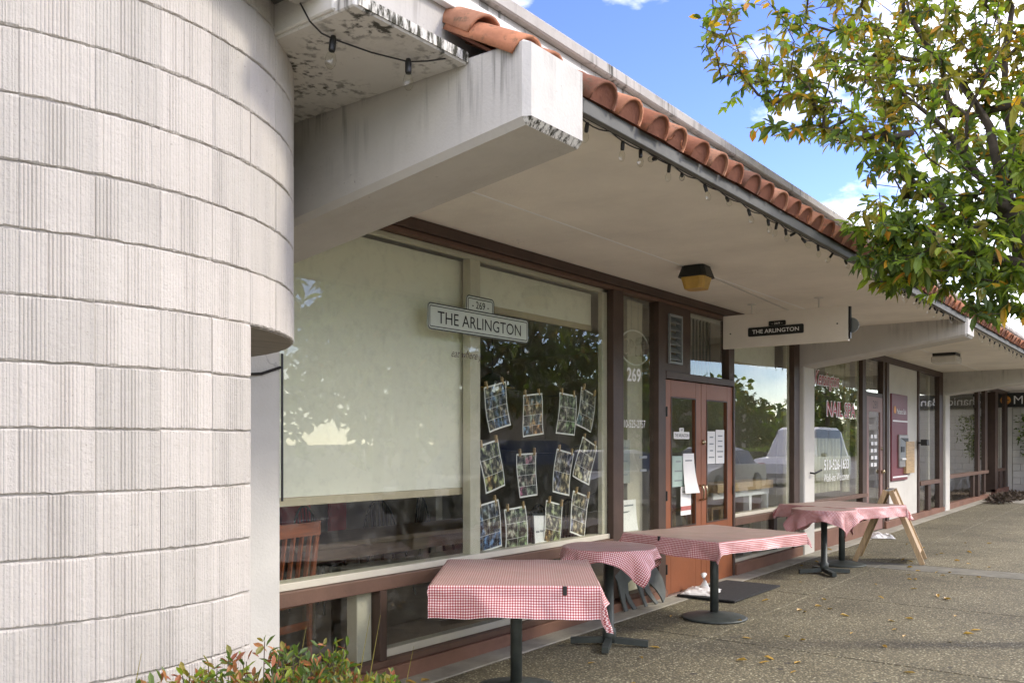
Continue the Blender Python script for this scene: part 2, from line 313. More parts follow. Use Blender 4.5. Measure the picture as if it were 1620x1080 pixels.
# ------------------------------------------------------------------ mesh helpers
class MB:
    def __init__(s): s.v = []; s.f = []; s.mi = []; s.uv = {}
    def add(s, vs, fs, mi=0):
        o = len(s.v); s.v += [tuple(v) for v in vs]; s.f += [tuple(i + o for i in f) for f in fs]; s.mi += [mi] * len(fs); return s
    def box(s, x0, x1, y0, y1, z0, z1, mi=0, bev=0.):
        if x0 > x1: x0, x1 = x1, x0
        if y0 > y1: y0, y1 = y1, y0
        if z0 > z1: z0, z1 = z1, z0
        if bev <= 0:
            vs = [(x, y, z) for z in (z0, z1) for y in (y0, y1) for x in (x0, x1)]
            return s.add(vs, [(0, 2, 3, 1), (4, 5, 7, 6), (0, 1, 5, 4), (2, 6, 7, 3), (0, 4, 6, 2), (1, 3, 7, 5)], mi)
        b = min(bev, (x1 - x0) * .45, (y1 - y0) * .45, (z1 - z0) * .45)
        vs = []; idx = {}
        for i, x in enumerate((x0, x1)):
            for j, y in enumerate((y0, y1)):
                for k, z in enumerate((z0, z1)):
                    sx, sy, sz = (b, -b)[i], (b, -b)[j], (b, -b)[k]
                    idx[i, j, k, 0] = len(vs); vs.append((x, y + sy, z + sz))
                    idx[i, j, k, 1] = len(vs); vs.append((x + sx, y, z + sz))
                    idx[i, j, k, 2] = len(vs); vs.append((x + sx, y + sy, z))
        fs = []
        for i in (0, 1):
            fs.append([idx[i, 0, 0, 0], idx[i, 1, 0, 0], idx[i, 1, 1, 0], idx[i, 0, 1, 0]]); fs.append([idx[0, i, 0, 1], idx[1, i, 0, 1], idx[1, i, 1, 1], idx[0, i, 1, 1]])
            fs.append([idx[0, 0, i, 2], idx[1, 0, i, 2], idx[1, 1, i, 2], idx[0, 1, i, 2]])
        for a in (0, 1):
            for c in (0, 1):
                fs.append([idx[a, c, 0, 0], idx[a, c, 1, 0], idx[a, c, 1, 1], idx[a, c, 0, 1]])
                fs.append([idx[a, 0, c, 0], idx[a, 1, c, 0], idx[a, 1, c, 2], idx[a, 0, c, 2]])
                fs.append([idx[0, a, c, 1], idx[1, a, c, 1], idx[1, a, c, 2], idx[0, a, c, 2]])
                for k in (0, 1): fs.append([idx[a, c, k, 0], idx[a, c, k, 1], idx[a, c, k, 2]])
        cx = Vector(((x0 + x1) / 2, (y0 + y1) / 2, (z0 + z1) / 2)); out = []
        for f in fs:
            p = [Vector(vs[i]) for i in f]; n = (p[1] - p[0]).cross(p[2] - p[0]); m = sum(p, Vector()) / len(p)
            out.append(f if n.dot(m - cx) > 0 else f[::-1])
        return s.add(vs, out, mi)
    def obox(s, a, b, wid, hei, up=(0, 0, 1), mi=0):
        a, b, up = Vector(a), Vector(b), Vector(up); d = (b - a).normalized(); sd_ = d.cross(up).normalized(); u = sd_.cross(d)
        vs = [p + sd_ * (i * wid / 2) + u * (j * hei / 2) for p in (a, b) for i, j in ((-1, -1), (1, -1), (1, 1), (-1, 1))]
        return s.add(vs, [(3, 2, 1, 0), (4, 5, 6, 7), (0, 1, 5, 4), (1, 2, 6, 5), (2, 3, 7, 6), (3, 0, 4, 7)], mi)
    def tube(s, pts, r, n=8, mi=0, cap=True):
        pts = [Vector(p) for p in pts]; rs = r if isinstance(r, (list, tuple)) else [r] * len(pts); o = len(s.v)
        ref = Vector((0, 0, 1))
        for i, p in enumerate(pts):
            d = (pts[min(i + 1, len(pts) - 1)] - pts[max(i - 1, 0)])
            d = d.normalized() if d.length > 1e-9 else Vector((0, 0, 1))
            a = d.cross(ref if abs(d.dot(ref)) < .95 else Vector((1, 0, 0))).normalized(); b = d.cross(a)
            for k in range(n):
                t = 2 * math.pi * k / n; s.v.append(tuple(p + (a * math.cos(t) + b * math.sin(t)) * rs[i]))
        fs = []
        for i in range(len(pts) - 1):
            for k in range(n):
                k2 = (k + 1) % n; fs.append((o + i * n + k, o + i * n + k2, o + (i + 1) * n + k2, o + (i + 1) * n + k))
        if cap: fs.append(tuple(o + k for k in range(n))[::-1]); fs.append(tuple(o + (len(pts) - 1) * n + k for k in range(n)))
        s.f += fs; s.mi += [mi] * len(fs); return s
    def lathe(s, prof, c=(0, 0, 0), n=24, mi=0):
        o = len(s.v); c = Vector(c)
        for r_, z in prof:
            for k in range(n):
                t = 2 * math.pi * k / n; s.v.append((c.x + r_ * math.cos(t), c.y + r_ * math.sin(t), c.z + z))
        fs = []
        for i in range(len(prof) - 1):
            for k in range(n):
                k2 = (k + 1) % n; fs.append((o + i * n + k, o + i * n + k2, o + (i + 1) * n + k2, o + (i + 1) * n + k))
        fs.append(tuple(o + k for k in range(n))[::-1]); fs.append(tuple(o + (len(prof) - 1) * n + k for k in range(n)))
        s.f += fs; s.mi += [mi] * len(fs); return s
    def prism(s, poly, fn, t0, t1, mi=0):
        """poly of (u,v), fn(u,v,t) -> xyz"""
        n = len(poly); vs = [fn(u, v, t0) for u, v in poly] + [fn(u, v, t1) for u, v in poly]
        fs = [tuple(range(n))[::-1], tuple(range(n, 2 * n))] + [(i, (i + 1) % n, n + (i + 1) % n, n + i) for i in range(n)]
        return s.add(vs, fs, mi)
def link(name, me, parent=None, loc=None, rot=None):
    o = bpy.data.objects.new(name, me); col.objects.link(o)
    if parent: o.parent = parent
    if loc is not None: o.location = loc
    if rot is not None: o.rotation_euler = rot
    return o
def mesh(name, mb, mats, smooth=False):
    me = bpy.data.meshes.new(name); me.from_pydata(mb.v, [], mb.f)
    for m in (mats if isinstance(mats, (list, tuple)) else [mats]): me.materials.append(m)
    if any(mb.mi): me.polygons.foreach_set('material_index', mb.mi)
    if smooth: me.polygons.foreach_set('use_smooth', [True] * len(me.polygons))
    me.update(); return me
def obj(name, mb, mats, parent=None, loc=None, rot=None, smooth=False):
    return link(name, mesh(name, mb, mats, smooth), parent, loc, rot)
def tag(o, label, cat, group=None):
    o['label'] = label; o['category'] = cat
    if group: o['group'] = group
    return o
def thing(name, label, cat, loc=(0, 0, 0), rz=0., group=None):
    o = bpy.data.objects.new(name, None); col.objects.link(o); o.location = loc; o.rotation_euler = (0, 0, rz); o.empty_display_size = .1
    return tag(o, label, cat, group)
def struct(name, mb, m, smooth=False, kind='structure'):
    o = obj(name, mb, m, smooth=smooth); o['kind'] = kind; return o
def bx(name, m, parent, *a, bev=.004): return obj(name, MB().box(*a, bev=bev), m, parent)
def dup(root, loc, rz=None, label=None, group=None, scale=None):
    r = root.copy(); col.objects.link(r); r.location = loc
    if rz is not None: r.rotation_euler = (0, 0, rz)
    if label: r['label'] = label
    if group: r['group'] = group
    if scale: r.scale = scale if isinstance(scale, tuple) else (scale,) * 3
    for ch in list(root.children):
        c = ch.copy(); col.objects.link(c); c.parent = r
        for g in list(ch.children):
            d = g.copy(); col.objects.link(d); d.parent = c
    return r
def text(name, s, mat_, parent, loc, rot, width=None, height=None, shear=0., ext=.001, bold=0., center=True):
    cu = bpy.data.curves.new(name, 'FONT'); cu.body = s; cu.size = 1; cu.shear = shear; cu.offset = bold; cu.resolution_u = 3
    cu.align_x = 'LEFT'
    t = bpy.data.objects.new('tmp_text', cu); col.objects.link(t); dg = bpy.context.evaluated_depsgraph_get(); dg.update()
    me = bpy.data.meshes.new_from_object(t.evaluated_get(dg)); bpy.data.objects.remove(t); bpy.data.curves.remove(cu)
    xs = [v.co.x for v in me.vertices]; ys = [v.co.y for v in me.vertices]
    x0, x1, y0, y1 = min(xs), max(xs), min(ys), max(ys)
    sx = (width / (x1 - x0)) if width else None; sy = (height / (y1 - y0)) if height else None
    sx = sx or sy; sy = sy or sx
    for v in me.vertices: v.co = Vector(((v.co.x - (x0 + x1) / 2) * sx, (v.co.y - (y0 + y1) / 2) * sy, 0))
    me.name = name; me.materials.append(mat_)
    return link(name, me, parent, loc, rot)
FRONT = (R(90), 0, 0); LEFTF = (R(90), 0, R(-90))
def rrect(w_, h_, r_, n=5):
    p = []
    for cx, cy, a0 in ((w_ / 2 - r_, h_ / 2 - r_, 0), (-w_ / 2 + r_, h_ / 2 - r_, 90), (-w_ / 2 + r_, -h_ / 2 + r_, 180), (w_ / 2 - r_, -h_ / 2 + r_, 270)):
        for i in range(n + 1):
            a = R(a0 + 90 * i / n); p.append((cx + r_ * math.cos(a), cy + r_ * math.sin(a)))
    return p
def ring2d(outer, inner):
    n = len(outer); return [*outer, *inner], [(i, (i + 1) % n, n + (i + 1) % n, n + i) for i in range(n)]

# ================================================================== SETTING: ground, sidewalk, road
def gz(x): return -.045 + .0075 * (x - 4.4)
g = MB(); g.add([(-1500, -1500, -.32), (1500, -1500, -.32), (1500, 1500, -.32), (-1500, 1500, -.32)], [(0, 1, 2, 3)])
struct('ground', g, M['earth'])
rd = MB(); rd.add([(-60, -15.5, gz(-60) - .13), (140, -15.5, gz(60) - .13), (140, -6.0, gz(60) - .13), (-60, -6.0, gz(-60) - .13)], [(0, 1, 2, 3)])
rd.v = [(-60, -15.5, -.22), (0, -15.5, -.2), (60, -15.5, .25), (140, -15.5, .3), (-60, -6, -.22), (0, -6, -.2), (60, -6, .25), (140, -6, .3)]
rd.f = [(0, 1, 5, 4), (1, 2, 6, 5), (2, 3, 7, 6)]; rd.mi = [0] * 3
struct('road', rd, M['asphalt'])
line = MB()
for i in range(26):
    x = -8 + i * 3.2; z = -.2 + .0075 * max(x, 0) + .006
    line.add([(x, -10.82, z), (x + 1.8, -10.82, z + .0135), (x + 1.8, -10.7, z + .0135), (x, -10.7, z)], [(0, 1, 2, 3)])
struct('road_marking', line, M['whiteline'])
sw = bpy.data.objects.new('sidewalk', None); col.objects.link(sw); sw['kind'] = 'structure'
xs = [-8, -5.5, -3.0, -.6, 1.75, 4.15, 6.62, 9.05, 11.4, 11.95, 14.4, 16.9, 19.4, 21.9, 24.4, 26.9, 29.4, 32, 35, 38]
ysl = [-5.95, -3.55, -1.21, -.30]
def slab_mb(x0, x1, y0, y1, gap=.005, drop=0.):
    b = MB(); x0 += gap; x1 -= gap; y0 += gap; y1 -= gap; be = .006; z0, z1 = gz(x0) - drop, gz(x1) - drop
    v = [(x0, y0, z0 - .1), (x1, y0, z1 - .1), (x1, y1, z1 - .1), (x0, y1, z0 - .1), (x0, y0, z0 - be), (x1, y0, z1 - be), (x1, y1, z1 - be), (x0, y1, z0 - be),
         (x0 + be, y0 + be, z0), (x1 - be, y0 + be, z1), (x1 - be, y1 - be, z1), (x0 + be, y1 - be, z0)]
    b.add(v, [(0, 1, 5, 4), (1, 2, 6, 5), (2, 3, 7, 6), (3, 0, 4, 7), (4, 5, 9, 8), (5, 6, 10, 9), (6, 7, 11, 10), (7, 4, 8, 11), (8, 9, 10, 11)]); return b
for i in range(len(xs) - 1):
    for j in range(3):
        m = M['band'] if abs(xs[i] - 11.4) < .01 else (M['concrete'] if xs[i] > 24.0 else M['aggregate'])
        y1 = ysl[j + 1]
        obj('paving_slab', slab_mb(xs[i], xs[i + 1], ysl[j], y1, .006, rnd.uniform(0, .003)), m, sw)
    if xs[i] > 2: obj('edge_slab', slab_mb(xs[i], xs[i + 1], -.30, .02, .003), M['concrete'], sw)
bed = MB(); bed.add([(-8, -5.9, gz(-8) - .03), (38, -5.9, gz(38) - .03), (38, .1, gz(38) - .03), (-8, .1, gz(-8) - .03)], [(0, 1, 2, 3)])
obj('joint_bed', bed, plain('joint_dirt', (.045, .04, .032), .95, .3, 20), sw)
kb = MB()
for i in range(16):
    x = -8 + i * 3; kb.box(x + .004, x + 2.996, -6.12, -5.955, gz(x) - .2, gz(x + 1.5))
obj('kerb', kb, M['concrete'], sw)

# ================================================================== TOWER of curved block
TC = Vector((1.64, -.32)); TR = 1.20; CH = .2032; Z0 = 1.578 - 8 * CH; TH = -68.55; ST = 10.35; ZN = 1.984
tower = thing('block_tower', 'round tower of cream painted ribbed concrete blocks in the left foreground', 'tower')
def core(z0, z1, angs, extra=[]):
    pts = [(TC.x + (TR - .009) * math.cos(R(a)), TC.y + (TR - .009) * math.sin(R(a))) for a in angs] + extra
    return MB().prism(pts, lambda u, v, t: (u, v, t), z0, z1)
obj('mortar_core', core(ZN + .002, 4.1, [i * 5 for i in range(72)]), M['mortar'], tower)
xt = TC.x + (TR - .009) * math.cos(R(TH))
obj('mortar_base', core(-.2, ZN + .001, [90 + i * (291.45 - 90) / 40 for i in range(41)], [(xt, 1.0)]), M['mortar'], tower)
def block_mesh(seed):
    r_ = random.Random(seed); b = MB(); half = R(ST) / 2 - .0004; prof = []
    n = 57; m0 = r_.uniform(.0, .07); m1 = r_.uniform(.62, .84); e0 = r_.uniform(0, 6.28); jd = r_.choice((-.0012, -.002, -.0032))
    for i in range(n + 1):
        t = i / n; a = -half + 2 * half * t; inrib = m0 < t < m1
        d = 0.
        if inrib: d = (-.0036 if i % 3 == 0 else .0003) * r_.uniform(.35, 1.2) * (.72 + .35 * math.sin(t * 7 + e0))
        else: d = r_.uniform(-.0014, .0014) - .0006
        prof.append((a, d))
    prof[0] = (prof[0][0], jd); prof[-1] = (prof[-1][0], jd)
    zz = [.003, .0075, CH - .0075, CH - .003]
    for k, z in enumerate(zz):
        e = -.005 if k in (0, 3) else 0.
        jz = 0.
        for a, d in prof:
            jz = jz * .8 + r_.gauss(0, .0009); b.v.append(((TR + d + e) * math.cos(a), (TR + d + e) * math.sin(a), z + jz))
    N = n + 1
    for k in range(3):
        for i in range(n): b.f.append((k * N + i, k * N + i + 1, (k + 1) * N + i + 1, (k + 1) * N + i)); b.mi.append(0)
    o = len(b.v)
    for z in (zz[0], zz[3]):
        for a in (-half, half): b.v.append(((TR - .03) * math.cos(a), (TR - .03) * math.sin(a), z))
    b.f.append((o + 1, o, *range(0, N))[::1]); b.mi.append(0)
    b.f.append((o + 2, o + 3, *range(4 * N - 1, 3 * N - 1, -1))); b.mi.append(0)
    b.f.append((o, o + 2, 3 * N, 2 * N, N, 0)); b.mi.append(0); b.f.append((o + 3, o + 1, N - 1, 2 * N - 1, 3 * N - 1, 4 * N - 1)); b.mi.append(0)
    return mesh('block', b, M['block'])
bms = [block_mesh(i) for i in range(14)]
for ci in range(-6, 8):
    a = TH - ST / 2 + ci * ST
    for k in range(0, 17):
        z = Z0 + k * CH
        if ci >= 1 and z < ZN - .05: continue
        if z > 3.5: continue
        o = link('block', bms[rnd.randrange(14)], tower, (TC.x, TC.y, z + rnd.uniform(-.0012, .0012)), (0, 0, R(a) + rnd.uniform(-.0006, .0006)))
        o.scale = (1 + rnd.uniform(-.0012, .0012),) * 2 + (1,)
# lintel underside (board-marked concrete) seen below the cut
lw = MB(); angs = [TH + i * (60 - TH) / 16 for i in range(17)]
lp = [(TC.x + (TR - .012) * math.cos(R(a)), TC.y + (TR - .012) * math.sin(R(a))) for a in angs]
lw.prism(lp + [(xt, 1.0)], lambda u, v, t: (u, v, t), ZN - .003, ZN + .02)
obj('lintel_soffit', lw, mat_wood('board_marked_concrete', (.30, .27, .22), .55, 3, .9, (1.5, 16, 6)), tower)

# ================================================================== SHOP BUILDING
SOF = 3.08
shop = thing('shop_building', 'low white shop row with brown framed windows and clay tile eave', 'building')
def beam(x0, x1, wz=2.575, fz=2.86, top=3.205, yf=-2.12, y0=.3):
    b = MB(); ch = .028
    st = [(y0, wz - .045), (yf, fz)]
    def sec(y, zb, ins=0.):
        return [(x0 + ch, y, zb), (x1 - ch, y, zb), (x1, y, zb + ch), (x1, y, top - .012), (x1 - .012, y, top), (x0 + .012, y, top), (x0, y, top - .012), (x0, y, zb + ch)]
    A = sec(y0, wz - .045); B = sec(yf + ch, fz - .004); cy = yf
    Cc = [(min(max(x, x0 + ch), x1 - ch), cy, min(max(z, fz + ch), top - .012)) for x, y, z in B]
    vs = A + B + Cc; fs = [tuple(range(8))]
    for k in (0, 8):
        for i in range(8): fs.append((k + i, k + 8 + i, k + 8 + (i + 1) % 8, k + (i + 1) % 8))
    fs.append(tuple(range(16, 24))[::-1]); b.add(vs, fs)
    for i_, f_ in enumerate(fs):
        if 9 <= i_ <= 16 and set(f_) & {8, 9} and len(f_) == 4: b.mi[i_] = 1
    return b
obj('roof_beam', beam(2.93, 3.375), [M['beam'], M['moss']], shop)['label'] = 'big white tapered beam end beside the round tower'
obj('roof_beam', beam(12.06, 12.5), [M['beam'], M['moss']], shop); obj('roof_beam', beam(20.95, 21.4), [M['beam'], M['moss']], shop)
for x0, x1 in ((12.07, 12.49), (20.96, 21.39)):
    obj('column', MB().box(x0, x1, -.10, .3, gz(x0) - .05, 2.6, bev=.014), M['column'], shop)
obj('pier', MB().box(2.3, 3.245, -.12, .3, -.1, 3.2, bev=.01), M['column'], shop)
# soffit in bays, with a caulked joint
for x0, x1 in ((2.932, 12.058), (12.502, 20.948), (21.402, 31.5)):
    s_ = obj('soffit', MB().box(x0, x1, -2.07, .3, SOF, SOF + .05), M['soffit'], shop)
    obj('soffit_joint', MB().box(x0 + .5, x1 - .02, -.79, -.776, SOF - .0035, SOF + .003), M['whiteline'], s_)
# fascia, drip edge and eave
for x0, x1 in ((3.377, 12.058), (12.502, 20.948), (21.402, 31.5)):
    fa = bx('fascia', M['fascia'], shop, x0, x1, -2.105, -2.071, 3.03, 3.098, bev=.003)
    obj('drip_edge', MB().box(x0, x1, -2.068, -2.03, 3.045, 3.0785), M['trimw'], fa)
# slab between tower and first beam
sl_ = obj('canopy_slab', MB().box(2.27, 2.928, -1.80, .3, 3.17, 3.222, bev=.006), M['slab'], shop)
obj('slab_edge', MB().box(2.29, 2.926, -1.806, -1.801, 3.178, 3.221), M['moss'], sl_)
obj('canopy_end', MB().box(2.255, 2.30, -1.70, .3, 3.18, 3.62, bev=.006), M['column'], shop)
fl = MB(); tn = math.tan(R(33))
def up(y): return 3.10 + (y + 2.10) * tn
fl.add([(2.31, -1.775, 3.236), (2.922, -1.775, 3.236), (2.922, -1.2, 3.236 + .575 * tn), (2.31, -1.2, 3.236 + .575 * tn), (2.31, -1.775, 3.224), (2.922, -1.775, 3.224), (2.922, -1.2, 3.224 + .575 * tn), (2.31, -1.2, 3.224 + .575 * tn)],
       [(0, 1, 2, 3), (7, 6, 5, 4), (0, 4, 5, 1), (1, 5, 6, 2), (2, 6, 7, 3), (3, 7, 4, 0)])
obj('verge_flashing', fl, M['flash'], shop)
# tiled strip
roof = obj('tile_roof', MB().add([(2.96, -2.09, 3.10), (31.5, -2.09, 3.10), (31.5, -1.2, 3.10 + .89 * tn), (2.96, -1.2, 3.10 + .89 * tn), (2.96, -2.09, 3.085), (31.5, -2.09, 3.085), (31.5, -1.2, 3.085 + .89 * tn), (2.96, -1.2, 3.085 + .89 * tn)],
           [(0, 1, 2, 3), (7, 6, 5, 4), (0, 4, 5, 1), (1, 5, 6, 2), (2, 6, 7, 3), (3, 7, 4, 0)]), M['tilefill'], shop)
def tile_mb(r0=.108, r1=.086, ln=.44, flip=1, th=.013, n=9, fill=True):
    b = MB(); rows = []
    for (ll, r_) in ((0, r0), (ln, r1)):
        for rr in (r_, r_ - th):
            ro = []
            for k in range(n + 1):
                t = math.pi * k / n; ro.append(len(b.v)); b.v.append((math.cos(t) * rr, ll, flip * math.sin(t) * rr * (1. if flip > 0 else .55)))
            rows.append(ro)
    for k in range(n):
        for a, c in ((0, 2), (3, 1), (1, 0), (2, 3)): b.f.append((rows[a][k], rows[a][k + 1], rows[c][k + 1], rows[c][k])); b.mi.append(0)
    for k in (0, n): b.f.append((rows[0][k], rows[1][k], rows[3][k], rows[2][k])); b.mi.append(0)
    if fill:
        o = len(b.v); b.v += [(math.cos(math.pi * k / n) * (r0 - th), .012, math.sin(math.pi * k / n) * (r0 - th)) for k in range(n + 1)]
        b.f.append(tuple(range(o, o + n + 1))); b.mi.append(1)
    return b
tm = mesh('tile', tile_mb(), [M['tile'], M['tilefill']], True)
tm2 = mesh('tile', tile_mb(fill=False), [M['tile'], M['tilefill']], True)
pan = MB(); SLR = R(33); uy, uz = math.cos(SLR), math.sin(SLR)
ntile = 0
x = 3.01
while x < 31.3:
    if not (12.0 < x < 12.52 or 20.9 < x < 21.42) or True:
        for row in (0, 1):
            s0 = (-.045 if row == 0 else .33) + rnd.uniform(-.012, .012)
            if x < 3.45 and row == 0: s0 = .06 if x < 3.1 else .13
            y, z = -2.10 + s0 * uy, 3.10 + s0 * uz + (.012 if row == 0 else .018)
            if ntile < 290:
                o = link('tile', tm if row == 0 else tm2, roof, (x + rnd.uniform(-.008, .008), y, z), (SLR - .045 + rnd.uniform(-.03, .03), rnd.uniform(-.05, .05), rnd.uniform(-.045, .045)))
                ntile += 1
    x += .2445
# pans between the covers: one part (each mostly hidden)
x = 3.622
while x < 31.3:
    for row in (0, 1):
        s0 = (-.05 if row == 0 else .31) + rnd.uniform(-.01, .01)
        Mx = Matrix.Translation((x, -2.10 + s0 * uy, 3.172 + s0 * uz)) @ Matrix.Rotation(SLR - .03, 4, 'X')
        t_ = tile_mb(.082, .095, .44, -1, fill=False, n=6); pan.add([Mx @ Vector(v) for v in t_.v], t_.f)
    x += .2445
obj('bird_stop', MB().box(3.40, 31.3, -2.086, -2.072, 3.099, 3.165), M['tilefill'], roof)
po = obj('pan_tiles', pan, M['tile'], roof, smooth=True); po['kind'] = 'stuff'
# parapet
pr = bx('parapet', M['parapet'], shop, 1.2, 31.5, -1.66, -1.5, 3.25, 3.595, bev=.004)
bx('coping', M['parapet'], pr, 1.2, 31.5, -1.70, -1.44, 3.597, 3.665, bev=.008); bx('flashing_strip', M['flash'], pr, 1.2, 31.5, -1.70, -1.662, 3.46, 3.535, bev=.003)
bx('flat_roof', M['fascia'], shop, -3, 31.5, -1.498, 8, 3.3, 3.42)
# back, side walls, interior
bx('wall', M['inwall'], shop, 3.0, 31.5, 7.0, 7.2, -.2, 3.3); bx('wall', M['inwall'], shop, 2.9, 3.1, .302, 7, -.2, 3.3); bx('wall', M['inwall'], shop, 12.1, 12.4, .302, 7, -.2, 3.3)
bx('wall', M['inwall'], shop, 31.3, 31.5, .302, 7, -.2, 3.3)
bx('interior_floor', M['infloor'], shop, 3.1, 31.3, .1, 7, -.15, .02); bx('interior_ceiling', M['inceil'], shop, 3.1, 31.3, .302, 7, 2.99, 3.07)
bx('wall', M['inwall'], shop, 8.0, 8.12, 3.0, 7, .0, 3.0)

# ---- facade pieces
def fr(name, m, x0, x1, z0, z1, y0=-.05, y1=.05, par=None, bev=.004): return bx(name, m, par or shop, x0, x1, y0, y1, z0, z1, bev=bev)
def pane(par, x0, x1, z0, z1, y=0.): return obj('pane', MB().box(x0, x1, y - .003, y + .003, z0, z1), M['glass'], par)
fr('head_trim', M['brown'], 3.25, 12.06, 3.0, 3.078, -.075, .06); fr('head_trim', M['brown2'], 3.25, 12.06, 2.962, 2.998, -.05, .06)
# window 1+2 : large display window with cream post
w1 = fr('window', M['brown'], 7.075, 7.262, .10, 2.96, -.055, .06)
fr('inner_jamb', M['cream'], 6.985, 7.073, .70, 2.96, .012, .06, w1); fr('inner_head', M['cream'], 3.25, 7.073, 2.925, 2.96, .012, .06, w1)
fr('post', M['cream'], 5.10, 5.22, .69, 2.924, .012, .09, w1)
pane(w1, 3.25, 7.074, .70, 2.96)
fr('sill', M['cream'], 3.25, 7.073, .655, .70, -.02, .12, w1); fr('sill_rail', M['brown2'], 3.25, 7.073, .565, .653, -.06, .06, w1)
fr('bottom_rail', M['cream'], 4.17, 7.073, .10, .155, -.005, .08, w1); fr('bottom_rail', M['brown2'], 3.25, 7.073, .055, .098, -.06, .06, w1)
fr('mullion', M['brown'], 4.10, 4.165, .10, .563, -.055, .06, w1); fr('mullion', M['cream'], 3.965, 4.095, .10, .563, .02, .12, w1)
pane(w1, 3.25, 7.074, .10, .565)
# sidelight
w2 = fr('window', M['brown'], 7.955, 8.11, .0, 2.96, -.055, .06)
fr('inner_post', M['cream'], 7.60, 7.90, .05, 2.95, .10, .16, w2); fr('mullion', M['brown2'], 7.264, 7.285, .10, 2.96, -.03, .06, w2)
pane(w2, 7.286, 7.954, .66, 2.96); pane(w2, 7.286, 7.954, .10, .60); fr('sill', M['brown2'], 7.286, 7.954, .60, .66, -.05, .06, w2); fr('bottom_rail', M['brown2'], 7.286, 7.954, .055, .098, -.06, .06, w2)
# base board, split either side of doors
fr('base_board', M['basec'], 3.25, 8.10, -.12, .053, -.085, .06); fr('base_board', M['basec'], 9.82, 12.06, -.12, .125, -.085, .06)
# doors
DZ = 2.19
for i, (x0, x1) in enumerate(((8.125, 8.945), (8.953, 9.785))):
    b = MB(); z0 = .0 - .012
    gx0, gx1, gz0, gz1 = x0 + .11, x1 - .13, .66, 2.02
    if i: gx0, gx1 = x0 + .13, x1 - .15
    b.box(x0, gx0, -.045, .0, z0, DZ, bev=.003); b.box(gx1, x1, -.045, .0, z0, DZ, bev=.003)
    b.box(gx0, gx1, -.045, .0, gz1, DZ, bev=.003); b.box(gx0, gx1, -.045, .0, z0, gz0, bev=.003)
    dr = obj("door", b, M['door'], shop)
    obj('pane', MB().box(gx0, gx1, -.026, -.02, gz0, gz1), M['glass'], dr)
    st = MB()
    for a in ((gx0, gx0 + .014, gz0, gz1), (gx1 - .014, gx1, gz0, gz1), (gx0 + .014, gx1 - .014, gz0, gz0 + .014), (gx0 + .014, gx1 - .014, gz1 - .014, gz1)): st.box(a[0], a[1], -.05, -.045, a[2], a[3])
    obj('glazing_bead', st, M['brown'], dr)
    hx = x1 - .035 if i == 0 else x0 + .04
    obj('handle', MB().tube([(hx, -.046, .92), (hx, -.09, .93), (hx, -.095, 1.0), (hx, -.09, 1.07), (hx, -.046, 1.08)], .011, 8), M['chrome'], dr, smooth=True)
    for z in (.25, 1.0, 1.86):
        xx = x0 if i == 0 else x1
        obj('hinge', MB().tube([(xx, -.055, z - .05), (xx, -.055, z + .05)], .010, 8), M['blackp'], dr)
    if i: obj('lock', MB().lathe([(.0, 0), (.028, .0), (.03, .008), (.018, .02), (.012, .03), (0, .03)], n=14), M['chrome'], dr, (x0 + .04, -.046, 1.55), (R(90), 0, 0), True)
fr('threshold', M['metal'], 8.125, 9.785, -.03, -.014, -.1, .05)
tr_ = fr('transom', M['brown'], 8.112, 9.82, 2.20, 2.275, -.06, .06)
fr('transom_panel', M['brown'], 8.112, 8.115, 2.277, 2.96, -.04, .05, tr_)
tp = MB(); tp.box(8.117, 8.20, -.03, .03, 2.277, 2.96); tp.box(8.50, 8.72, -.03, .03, 2.277, 2.96); tp.box(8.20, 8.50, -.03, .03, 2.277, 2.36); tp.box(8.20, 8.50, -.03, .03, 2.87, 2.96)
obj('transom_panel', tp, M['brown'], tr_)
lf = MB()
for a in ((8.20, 8.225, 2.36, 2.87), (8.475, 8.50, 2.36, 2.87), (8.225, 8.475, 2.36, 2.385), (8.225, 8.475, 2.845, 2.87)): lf.box(a[0], a[1], -.05, .02, a[2], a[3])
lv = obj('louvre_frame', lf, M['grey'], tr_)
for i in range(6):
    z = 2.40 + i * .076; q = MB(); q.add([(8.226, -.04, z), (8.474, -.04, z), (8.474, .02, z + .06), (8.226, .02, z + .06), (8.226, -.04, z + .007), (8.474, -.04, z + .007), (8.474, .02, z + .067), (8.226, .02, z + .067)], [(0, 1, 5, 4), (4, 5, 6, 7), (3, 2, 1, 0), (1, 2, 6, 5), (0, 4, 7, 3), (2, 3, 7, 6)])
    obj('louvre_slat', q, M['grey'], lv)
pane(tr_, 8.72, 9.68, 2.277, 2.96); fr('jamb', M['brown'], 9.68, 9.835, 2.277, 2.96, -.05, .06, tr_); fr('jamb', M['brown'], 9.787, 9.835, -.05, 2.198, -.06, .06, tr_)
# window right of doors
w4 = fr('window', M['brown'], 11.80, 12.01, .127, 2.96, -.055, .06)
pane(w4, 9.836, 11.80, .70, 2.96); fr('sill', M['cream'], 9.836, 11.80, .66, .70, -.02, .10, w4); fr('sill_rail', M['brown2'], 9.836, 11.80, .57, .658, -.06, .06, w4)
pane(w4, 9.836, 11.80, .17, .57); fr('bottom_rail', M['cream'], 9.836, 11.80, .128, .168, -.02, .06, w4); fr('mullion', M['brown'], 11.10, 11.22, .17, .568, -.04, .06, w4); fr('inner_jamb', M['cream'], 11.69, 11.80, .70, 2.96, .012, .06, w4)
fr('jamb_filler', M['brown'], 12.012, 12.068, .0, 2.96, -.03, .06, w4)

